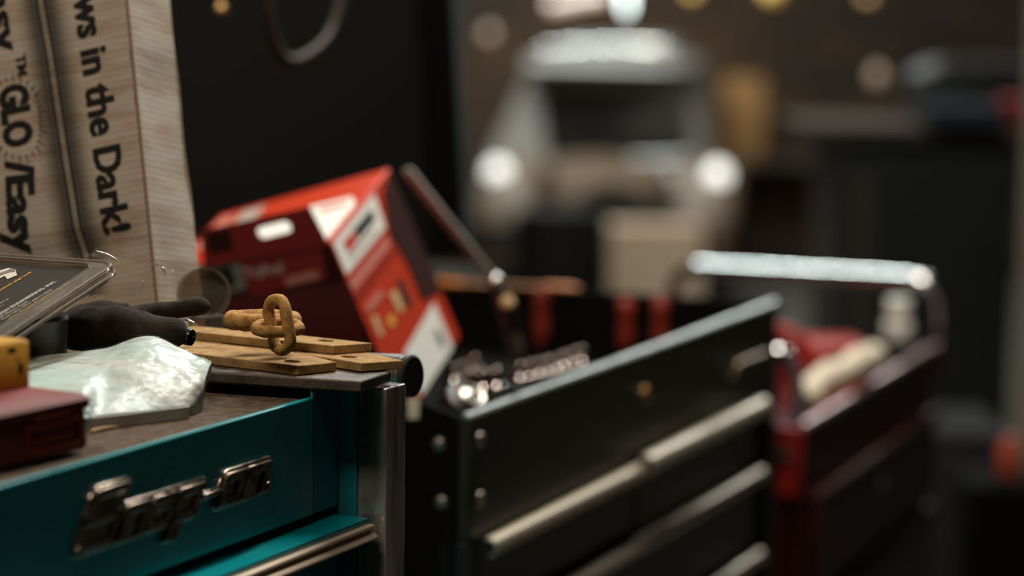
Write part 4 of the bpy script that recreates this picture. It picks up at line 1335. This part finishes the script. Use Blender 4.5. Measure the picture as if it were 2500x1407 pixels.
# near-end corner bracket, side light painted in as a brighter red
q0 = fpt(RCF, 1902, 1040, 0, -0.004); q1 = fpt(RCF, 1956, 1215, 0, -0.004)
MB().box((-0.006, q1.y, q1.z), (0.0, q0.y, q0.z)).build('corner_bracket', mat('side_lit_red', (0.62, 0.035, 0.02), .4), RCART, bevel=0.002)
p = fpt(RCF, 1919, 1104, 0, -0.007)
MB().lathe([(0.010, 0), (0.009, 0.004), (0.005, 0.007), (0, 0.008)], 20, frame(p, V((0, 0, 1)), V((0, 1, 0)), V((-1, 0, 0)))).build('bolt', 'chrome', RCART)
lg = MB()
for x in (0.02, RL - .02):
    for y in (0.02, RD - .02):
        lg.box((x - .018, y - .018, 0.12), (x + .018, y + .018, ZR - .60))
lg.build('leg_frame', 'black', RCART)
MB().box((0, 0, 0.2), (RL, RD, 0.24)).build('shelf', 'red_dark', RCART)
for x in (0.03, RL - .03):
    for y in (0.03, RD - .03):
        caster(RCART, x, y, 0.121)
zh = (hbR.z + hbL.z) / 2; rr_ = 0.05; xo = RL + 0.01
pth = [V((xo, hbR.y - rr_ * .95, ZR - 0.05)), V((xo, hbR.y - rr_ * .95, zh - rr_))]
for k in range(1, 9):
    a = PI / 2 * k / 8
    pth.append(V((xo, hbR.y - rr_ * .95 + rr_ * (1 - math.cos(a)), zh - rr_ + rr_ * math.sin(a))))
pth.append(V((xo, lerp(hbR.y, hbL.y, .5), zh)))
for k in range(0, 9):
    a = PI / 2 * k / 8
    pth.append(V((xo, hbL.y + rr_ * math.sin(a), zh - rr_ + rr_ * math.cos(a))))
pth.append(V((xo, hbL.y + rr_, ZR - 0.05)))
MB().tube(pth, 0.0125, 20).build('push_handle', 'chrome', RCART, smooth=60)

# contents of the red cart
rA = at(1990, 942, 3.52); rB = at(2135, 868, 3.70)
dv = (rB - rA).normalized()
zb_r = ZR - 0.08
rl = thing('cloth_roll', 'pale cream rolled shop cloth lying in the red cart', 'cloth', V((rA.x, rA.y, zb_r)))
MB().tube(polyline([rA - dv * .035 - V((0, 0, .018)), rA, rA.lerp(rB, .35), rA.lerp(rB, .7), rB], 24), [0.021 + 0.003 * math.sin(i * .8) for i in range(24)], 20).build('roll', 'cream', rl, world=True, smooth=70)
jb = at(2212, 832, 4.02)
_l = RCF.inverted() @ jb; _l = V((min(_l.x, RL - .047), max(_l.y, .047), _l.z)); jb = RCF @ _l
zj = jb.z
tn = MB().loft([rrect(-.026, .026, -.026, .026, .006, 0), rrect(-.026, .026, -.026, .026, .006, zj - zb_r - .001)]).build('dark_tin', 'black', smooth=40)
tn.matrix_basis = Matrix.Translation(V((jb.x, jb.y, zb_r + .0005))); tag(tn, 'dark tin under the white bottle in the red cart', 'tin')
jr = thing('white_bottle', 'white plastic bottle with a round cap at the far end of the red cart', 'bottle', V((jb.x, jb.y, zj)))
MB().lathe([(0, .0005), (.022, .0005), (.024, .004), (.024, .028), (.014, .034), (.014, .036)], 28).build('body', 'white', jr, smooth=40)
MB().lathe([(.0, .036), (.019, .036), (.0205, .039), (.0205, .066), (.017, .069), (0, .069)], 28).build('cap', 'white', jr, smooth=40)
rk = at(2075, 838, 3.95)
ro = MB().loft([rrect(-.11, .02, -.05, .05, .01, 0.0005), rrect(-.11, .02, -.05, .05, .01, max(.05, rk.z - zb_r)), rrect(-.10, .01, -.04, .04, .01, max(.05, rk.z - zb_r) + .008)])
ro = ro.build('red_case', 'red_plastic', smooth=40); ro.matrix_basis = Matrix.Translation(V((rk.x, rk.y, zb_r)))
tag(ro, 'red plastic case at the back of the red cart behind the cloth roll', 'case')
rc_ = polyline([at(x, y, 3.62) for x, y in ((1880, 800), (1915, 812), (1955, 838), (1985, 872), (2000, 905))], 21)
hz = MB().tube(rc_, 0.012, 14).build('red_hose', 'red_plastic'); single(hz, rc_[-1])
tag(hz, 'red hose curving out of the red cart behind the olive chest', 'hose')
hh = [at(x, y, 3.26) for x, y in ((1905, 868), (1926, 880), (1943, 915), (1950, 960), (1948, 1000), (1936, 1040))]
bh = MB().tube(polyline(hh, 30), 0.0085, 14)
bho = thing('black_hose', 'black air hose with a chrome end bending over the corner of the red cart', 'hose', hh[-1])
bh.build('hose', mat('blue_grey_rubber', (0.075, 0.08, 0.095), .35), bho, world=True, smooth=60)
MB().lathe([(0.006, -0.01), (.0135, -.008), (.0135, .008), (.009, .014), (0, .014)], 20, align(hh[0], (hh[0] - hh[1]))).build('end_fitting', 'chrome', bho, world=True, smooth=40)

# ------------------------------------------------------------------ old pickup truck at the back
DZ = 13.2
tc_ = at(1490, 430, DZ)
TRF = frame(V((tc_.x, tc_.y, 0)), V((math.cos(-0.16), math.sin(-0.16), 0)), V((-math.sin(-0.16), math.cos(-0.16), 0)), V((0, 0, 1)))
TR = thing('pickup_truck', 'old pale grey pickup truck with round headlamps at the back of the shop', 'truck', TRF)


def tp_(px, py, y):          # pixel on the truck's local plane y
    return fpt(TRF, px, py, 1, y)


fy0 = 0.0       # headlamp plane
cabY = 0.95     # windscreen plane
def at_t(px, py, y): return tp_(px, py, y)


wl, wr = at_t(1178, 400, cabY).x, at_t(1735, 400, cabY).x
rz0, rz1 = at_t(1490, 178, cabY).z, at_t(1490, 116, cabY).z
rl_, rr2 = at_t(1275, 130, cabY).x, at_t(1712, 130, cabY).x
hz0 = at_t(1490, 400, cabY).z
print('truck', wl, wr, rz0, rz1, rl_, rr2, hz0, tc_)
cabr = []
def ringz(z, x0, x1, y0, y1, r): cabr.append(rrect(x0, x1, y0, y1, r, z, 6))
ringz(0.42, wl, wr, cabY - .05, cabY + 1.25, .12)
ringz(hz0 - .08, wl - .02, wr + .02, cabY - .05, cabY + 1.25, .14)
ringz(hz0 + .02, wl + .01, wr - .01, cabY, cabY + 1.22, .14)
ringz(rz0 - .02, rl_ - .02, rr2 + .02, cabY + .12, cabY + 1.12, .18)
ringz(rz0 + .03, rl_, rr2, cabY + .08, cabY + 1.12, .22)
ringz(rz0 + .10, rl_ + .07, rr2 - .07, cabY + .16, cabY + 1.05, .22)
ringz(rz1 + .04, rl_ + .22, rr2 - .22, cabY + .30, cabY + .9, .2)
cabo = MB().loft(cabr).build('cab', 'truck_grey', TR, smooth=60)
# roof brow, with a chrome bead added along its edge for the highlight
vis = []
for k in range(13):
    t = k / 12; x = lerp(rl_ + .02, rr2 - .02, t)
    q = math.sin(PI * t) ** 0.5
    vis.append([V((x, cabY + .10, rz0 - .005)), V((x, cabY - .08 * q - .02, rz0 + .03)), V((x, cabY - .08 * q - .01, rz0 + .06)), V((x, cabY + .03, rz0 + .07 + .05 * q)), V((x, cabY + .2, rz0 + .08 + .05 * q))])
MB().loft(vis).build('roof_brow', 'truck_grey', TR, smooth=60)
bd = []
for k in range(25):
    t = k / 24; q = math.sin(PI * t) ** 0.5
    c = at_t(lerp(1300, 1694, t), 114 + 16 * (2 * abs(t - .5)) ** 3, cabY - .05)
    bd.append(V((c.x, cabY + .0 - .075 * q, c.z)))
MB().tube(bd, 0.022, 14).build('glint_bead', 'chrome', TR, smooth=60)
# windscreen
wp = [(at_t(1302, 205, cabY)), (at_t(1672, 205, cabY)), (at_t(1692, 385, cabY)), (at_t(1338, 398, cabY))]
def wsc(p): 
    t = (p.z - hz0) / (rz0 - hz0); return V((p.x, cabY - .012 + .12 * max(0, t), p.z))
ws = [wsc(p) for p in wp]
MB().hexa([p + V((0, .01, 0)) for p in ws], ws).build('windscreen', 'glass_dark', TR, smooth=0)
fr = MB().tube(ws, 0.018, 8, closed=True).build('windscreen_frame', 'truck_grey', TR)
# side window and door line
sw = [V((wl - .003, cabY + .22, hz0 + .06)), V((wl - .003, cabY + .95, hz0 + .06)), V((rl_ - .02, cabY + .9, rz0 - .05)), V((rl_ - .02, cabY + .3, rz0 - .05))]
MB().hexa([p + V((.02, 0, 0)) for p in sw], [p - V((.006, 0, 0)) for p in sw]).build('side_window', 'glass_dark', TR, smooth=0)
# bonnet narrowing to the grille
hd = []
gx0, gx1 = at_t(1400, 480, fy0).x, at_t(1600, 480, fy0).x
gz = at_t(1490, 440, fy0).z
for t in (0, .25, .5, .75, 1):
    y = lerp(cabY + .02, fy0 - .12, t); x0 = lerp(wl + .20, gx0, t); x1 = lerp(wr - .20, gx1, t); zt = lerp(hz0 + .05, gz, t)
    r = []
    for k in range(17):
        a = PI * k / 16; cx, hw = (x0 + x1) / 2, (x1 - x0) / 2
        r.append(V((cx - hw * math.cos(a), y, zt - .22 + .22 * math.sin(a) ** .6)))
    r += [V((x1, y, .5)), V((x0, y, .5))]
    hd.append(r)
MB().loft(hd).build('bonnet', 'truck_brown', TR, smooth=50)
g = MB()
gr_ = [V((gx0 + .01, fy0 - .125, .5)), V((gx1 - .01, fy0 - .125, .5)), V((gx1 - .01, fy0 - .125, gz - .12)), V(((gx0 + gx1) / 2, fy0 - .125, gz - .02)), V((gx0 + .01, fy0 - .125, gz - .12))]
g.hexa([p + V((0, .02, 0)) for p in gr_], [p - V((0, .02, 0)) for p in gr_])
for k in range(9):
    x = lerp(gx0 + .03, gx1 - .03, k / 8); g.box((x - .006, fy0 - .16, .52), (x + .006, fy0 - .14, gz - .14))
g.build('grille', 'black', TR, smooth=0)


def fender(side, cx, m):
    pts = []
    rings = []
    for k in range(15):
        a = PI * (1.02 - 1.04 * k / 14)
        R = .46; y = fy0 + .28 + R * -math.cos(a) * 1.0; z = .36 + R * math.sin(a)
        w = .17 if 1 < k < 13 else .13
        c = V((cx, y, z)); out = V((0, -math.cos(a), math.sin(a)))
        ring = []
        for j in range(9):
            b_ = PI * j / 8
            ring.append(c + V((-w * math.cos(b_), 0, 0)) + out * (.07 * math.sin(b_)))
        ring += [c + V((w * .9, 0, 0)) - out * .015, c + V((-w * .9, 0, 0)) - out * .015]
        rings.append(ring)
    MB().loft(rings).build('fender', m, TR, smooth=60)
    w = MB().lathe([(0.0, -.07), (.18, -.07), (.2, -.085), (.33, -.085), (.355, -.05), (.355, .05), (.33, .085), (.2, .085), (0, .07)], 36, frame(V((cx, fy0 + .28, .355)), V((0, 1, 0)), V((0, 0, 1)), V((1, 0, 0))))
    wo_ = w.build('wheel', 'tyre', TR, smooth=40)
    MB().lathe([(0, -.092), (.10, -.09), (.12, -.08), (.12, -.07)], 24, frame(V((cx, fy0 + .28, .355)), V((0, 1, 0)), V((0, 0, 1)), V((side, 0, 0))) ).build('hub_cap', 'chrome_soft', wo_, smooth=40)


hl1, hl2 = at_t(1216, 420, fy0), at_t(1752, 428, fy0)
fender(1, hl1.x + .06, 'truck_brown'); fender(-1, hl2.x - .06, 'truck_brown')
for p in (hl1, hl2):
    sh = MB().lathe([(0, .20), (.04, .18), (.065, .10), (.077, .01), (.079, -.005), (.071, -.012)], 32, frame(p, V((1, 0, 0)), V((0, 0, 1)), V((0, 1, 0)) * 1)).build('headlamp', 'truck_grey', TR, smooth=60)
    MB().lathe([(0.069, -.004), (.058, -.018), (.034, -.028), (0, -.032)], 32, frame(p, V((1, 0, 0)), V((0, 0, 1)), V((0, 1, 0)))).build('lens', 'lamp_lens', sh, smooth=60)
    MB().tube([p + V((0, .05, -.10)), p + V((0, .05, -.28))], .025, 10).build('bracket', 'black', sh)
bz = at_t(1490, 560, fy0 - .35).z
MB().loft([[V((lerp(wl - .1, wr + .1, k / 10), fy0 - .36 + .10 * abs(k / 10 - .5) ** 2 * 4 + dy, zz_)) for dy, zz_ in ((0, .42), (0, .54), (.03, .54), (.03, .42))] for k in range(11)]).build('bumper', 'black', TR, smooth=40)
MB().box((wl + .02, cabY + 1.27, .55), (wr - .02, cabY + 2.9, 1.0)).build('load_bed', 'truck_grey', TR, bevel=.03)
MB().box((wl + .1, fy0 + .2, .32), (wr - .1, cabY + 2.8, .45)).build('chassis', 'black', TR)
for cx in (wl + .05, wr - .05):
    w = MB().lathe([(0.0, -.07), (.18, -.07), (.2, -.085), (.33, -.085), (.355, -.05), (.355, .05), (.33, .085), (.2, .085), (0, .07)], 36, frame(V((cx, cabY + 2.1, .355)), V((0, 1, 0)), V((0, 0, 1)), V((1, 0, 0)))).build('wheel', 'tyre', TR, smooth=40)

# cream carton in front of the truck
cbA = at(1492, 560, 10.2); cbB = at(1716, 700, 10.2)
w_ = cbB.x - cbA.x
cbx = thing('cream_carton', 'plain cream carton standing before the old truck', 'carton', V(((cbA.x + cbB.x) / 2, cbA.y + .2, 0)))
hgt = cbA.z
MB().box((-w_ / 2, -.2, 0.0005), (w_ / 2, .2, hgt)).build('box', mat('cream_board', (0.52, 0.42, 0.32), .8, var=(.42, .32, .22), vscale=6), cbx, bevel=.006)
MB().box((-w_ / 2, -.203, hgt - .008), (w_ / 2, -.05, hgt + .004)).build('flap', mat('kraft_flap', (0.36, 0.22, 0.12), .8), cbx, bevel=.003)
# round dark drum beside it
dm = at(1365, 505, 10.6)
drm = MB().lathe([(0, 0), (.20, 0), (.205, .02), (.20, .04), (.20, .3), (.206, .32), (.2, .34), (.2, dm.z - .05), (.19, dm.z - .01), (.12, dm.z), (0, dm.z)], 36).build('drum', mat('black_drum_paint', (.006, .0055, .005), .8, spec=.15), smooth=30)
drm.matrix_basis = Matrix.Translation(V((dm.x, dm.y, 0))); tag(drm, 'dark round drum standing before the truck beside the cream carton', 'drum')

# ------------------------------------------------------------------ lamps seen at the back
def hang_lamp(px, py, z, r, m, lab, glow=True, tall=1.5):
    c = at(px, py, z)
    t = thing('hanging_lamp', lab, 'lamp', c, 'hanging shop lamps')
    MB().lathe([(0, -r * tall), (r * .6, -r * tall * .85), (r, -r * tall * .3), (r, r * tall * .4), (r * .45, r * tall), (r * .4, r * tall * 1.2)], 24).build('bulb', m, t, smooth=60)
    MB().lathe([(r * .5, r * tall * 1.1), (r * .55, r * tall * 1.15), (r * .5, r * tall * 1.8), (0.006, r * tall * 1.9), (0.006, 3.70 - c.z)], 14).build('cord', 'black', t, smooth=40)
    return t


hang_lamp(1530, 2, 11.6, .020, 'bulb', 'bright white hanging bulb above the truck roof', tall=3.0)
hang_lamp(1192, 82, 12.0, .03, 'bulb_warm', 'dim warm bulb hanging left of the truck cab', tall=1.1)
hang_lamp(2142, 188, 9.5, .03, mat('dim_bulb', (.6, .5, .4), .3, emit=(1, .55, .3), estr=.06), 'faint warm bulb hanging above the dark bench', tall=1.4)
fxA = at(1340, 12, 12.4); fxB = at(1478, -14, 12.4)
tubeo = thing('tube_lamp', 'dim pinkish strip lamp hung above the truck', 'lamp', (fxA + fxB) / 2)
MB().tube([fxA, fxB], .03, 14).build('tube', mat('pinkish_tube', (.9, .8, .7), .3, emit=(1, .72, .6), estr=.7), tubeo, world=True)
MB().tube([(fxA + fxB) / 2 + V((0, 0, .03)), V(((fxA + fxB).x / 2, (fxA + fxB).y / 2, 3.7))], .008, 8).build('cord', 'black', tubeo, world=True)
for px, py, z, rx, lab in ((1885, -22, 13, .05, 'amber lamp glass high at the back wall, above the dark doorway'), (1690, -18, 13, .03, 'small amber lamp glass high above the truck'), (2120, -8, 13, .03, 'small amber lamp glass high above the dark bench')):
    hang_lamp(px, py, z, rx, 'bulb_amber' if px < 2000 else mat('deep_amber', (.8, .5, .2), .3, emit=(1, .42, .1), estr=.12), lab, tall=1.0)
# amber plywood board leaning at the wall
ab = at(1812, 385, 15.25); at_ = at(1812, 185, 15.3)
abo = MB().box((-.13, -.012, 0), (.13, .012, 1.0)); abo = abo.build('plywood_board', 'amber_wood', bevel=.003)
abo.matrix_basis = frame(V((ab.x, ab.y, ab.z)), V((1, 0, 0)), V((0, 1, 0)), V((0, 0, at_.z - ab.z)))
tag(abo, 'amber plywood board on the wall shelf beyond the truck', 'board')
shl = MB().box((-.9, -.15, -.04), (.9, .25, -.001)).box((-.9, -.12, -ab.z), (-.84, .2, -.04)).box((.84, -.12, -ab.z), (.9, .2, -.04)).build('wall_shelf', mat('dark_shelf', (.03, .022, .016), .7))
shl.matrix_basis = Matrix.Translation(V((ab.x + .2, ab.y + .0, ab.z))); tag(shl, 'dark shelf by the back wall under the amber board', 'shelf')

# ------------------------------------------------------------------ dark bench and machines, far side
dB = 8.0
bA = at(1985, 268, dB); bB = at(2440, 330, dB)
bw = MB()
BN = thing('workbench', 'dark workbench with a worn grey top beyond the red cart', 'workbench', V(((bA.x + bB.x) / 2, bA.y, 0)))
zt_ = at(2200, 300, dB).z; hw = (bB.x - bA.x) / 2 + .05
MB().box((-hw, -.25, zt_ - .05), (hw, .6, zt_)).build('bench_top', 'greybrown', BN, bevel=.01)
MB().box((-hw + .12, -.2, .001), (hw - .02, .55, zt_ - .051)).build('cabinet', 'black', BN, bevel=.01)
MB().box((-hw + .17, -.215, .1), (-hw + .22, -.2, zt_ - .15)).build('door_edge', mat('brown_edge', (.06, .035, .02), .6), BN)
bl = at(2360, 330, 7.7)
mc = MB().box((-.12, -.02, 0), (.12, .2, .07)).build('toolbox', 'bluegrey', bevel=.01); mc.matrix_basis = Matrix.Translation(V((bl.x, bl.y + .02, zt_ + .0005)))
tag(mc, 'blue-grey metal box on the dark workbench', 'box')
mk = at(2330, 300, 8.15)
mm = thing('bench_machine', 'black bench machine standing on the dark workbench', 'machine', V((mk.x, mk.y + .05, zt_ + .0005)))
mh = at(2330, 150, 8.2).z - zt_
MB().loft([rrect(-.12, .3, -.02, .3, .04, 0), rrect(-.12, .3, -.02, .3, .04, mh * .75), rrect(-.05, .3, 0, .28, .04, mh)]).build('housing', 'black', mm, smooth=40)
MB().box((-.02, -.03, mh * .82), (.28, .02, mh * .98)).build('cover', mat('grey_cover', (.045, .038, .034), .85, spec=.15), mm, bevel=.01)
rj = at(2478, 298, 7.9)
rjt = thing('fuel_can', 'red metal can at the end of the dark workbench', 'can', V((rj.x, rj.y, zt_ + .0005)))
ch_ = at(2478, 238, 7.9).z - zt_
MB().loft([rrect(-.055, .12, -.06, .06, .02, 0), rrect(-.055, .12, -.06, .06, .02, ch_ * .9), rrect(-.04, .1, -.045, .045, .02, ch_)]).build('body', mat('dull_red_can', (.20, .014, .010), .7, spec=.2), rjt, smooth=40)
MB().lathe([(.015, ch_), (.015, ch_ + .02), (0, ch_ + .02)], 16).build('cap', 'black', rjt)
ol = at(2464, 1165, 4.9)
bnb = thing('dark_bin', 'dark upright bin beyond the red cart, under the orange-red can', 'bin', V((ol.x, ol.y, 0)))
MB().loft([rrect(-.09, .09, -.09, .09, .03, .0005), rrect(-.10, .10, -.10, .10, .03, ol.z - .012), rrect(-.10, .10, -.10, .10, .03, ol.z - .0005)]).build('body', 'black_lid', bnb, smooth=40)
olt = thing('orange_can', 'small orange-red can standing on the dark bin', 'can', V((ol.x, ol.y, ol.z)))
hc_ = at(2464, 1065, 4.9).z - ol.z
MB().lathe([(0, 0), (.021, 0), (.023, .004), (.023, hc_ * .75), (.014, hc_ * .9), (.014, hc_), (0, hc_)], 28).build('body', mat('orange_red_plastic', (.42, .055, .018), .5), olt, smooth=40)
gb = at(2370, 1060, 5.6)
gbt = thing('grey_cabinet', 'low grey cabinet beyond the far end of the red cart', 'cabinet', V((gb.x, gb.y, 0)))
MB().box((-.1, 0, .001), (.10, .4, gb.z)).build('body', mat('dusty_grey', (.020, .016, .0155), .9, spec=.2), gbt, bevel=.01)
MB().box((-.09, -.012, .05), (.09, -.0005, gb.z - .05)).build('door', mat('dusty_grey_door', (.028, .022, .021), .85, spec=.2), gbt, bevel=.004)
po = at(2510, 600, 6.6)
pst = MB().box((-.012, -.03, 0), (.06, .03, 1)).build('timber_post', mat('pale_timber', (.26, .18, .12), .9), bevel=.004)
pst.matrix_basis = frame(V((po.x, po.y, .0005)), V((1, 0, 0)), V((0, 1, 0)), V((0, 0, 3.699)))
tag(pst, 'pale timber post standing at the edge of the view beyond the cart', 'post')

# ------------------------------------------------------------------ light


def area(name, loc, target, sx, sy, power, col):
    l = bpy.data.lights.new(name, 'AREA'); l.shape = 'RECTANGLE'; l.size = sx; l.size_y = sy; l.energy = power; l.color = col
    o = bpy.data.objects.new(name, l); COL.objects.link(o)
    o.location = loc
    o.rotation_euler = (V(target) - V(loc)).to_track_quat('-Z', 'Y').to_euler()
    return o


area('shop_tube_light', (0.30, 2.80, 3.2), (0.0, 2.0, 1.3), 0.16, 1.3, 58, (1.0, 0.98, 0.90))
area('front_fill_light', (-0.70, 0.85, 3.2), (-0.40, 1.8, 1.4), 0.9, 0.25, 21, (1.0, 0.88, 0.72))  # unseen fill for the faces of carton, clamshell and slab
area('bay_light', (-0.1, 13.1, 3.6), (0.4, 13.6, 1.0), 3.8, 0.085, 265, (0.90, 1.0, 0.97))
area('carton_fill_light', (0.35, 8.7, 3.6), (0.55, 10.3, 0.7), 0.8, 0.2, 75, (1.0, 0.88, 0.72))  # unseen lamp added to brighten the cream carton
L4 = area('handle_highlight_light', (0.05, 5.0, 3.55), (0.5, 4.1, 1.2), 1.3, 0.10, 72, (0.85, 1.0, 1.0))  # unseen tube, placed and turned for the chrome handle's highlight
L4.rotation_euler = Matrix((V((-0.93, 0.37, 0)), V((0.37, 0.93, 0)), V((0, 0, 1)))).transposed().to_euler()
area('far_bay_light', (2.5, 8.8, 3.6), (0.3, 2.8, 1.3), 0.8, 0.3, 85, (0.9, 1.0, 0.98))
w = bpy.data.worlds.new('world'); SC.world = w; w.use_nodes = True
w.node_tree.nodes['Background'].inputs['Color'].default_value = (0.05, 0.037, 0.026, 1)
w.node_tree.nodes['Background'].inputs['Strength'].default_value = 0.75
SC.view_settings.view_transform = 'Standard'; SC.view_settings.look = 'None'
SC.view_settings.exposure = 0.0; SC.view_settings.gamma = 1.0; SC.view_settings.use_curve_mapping = False
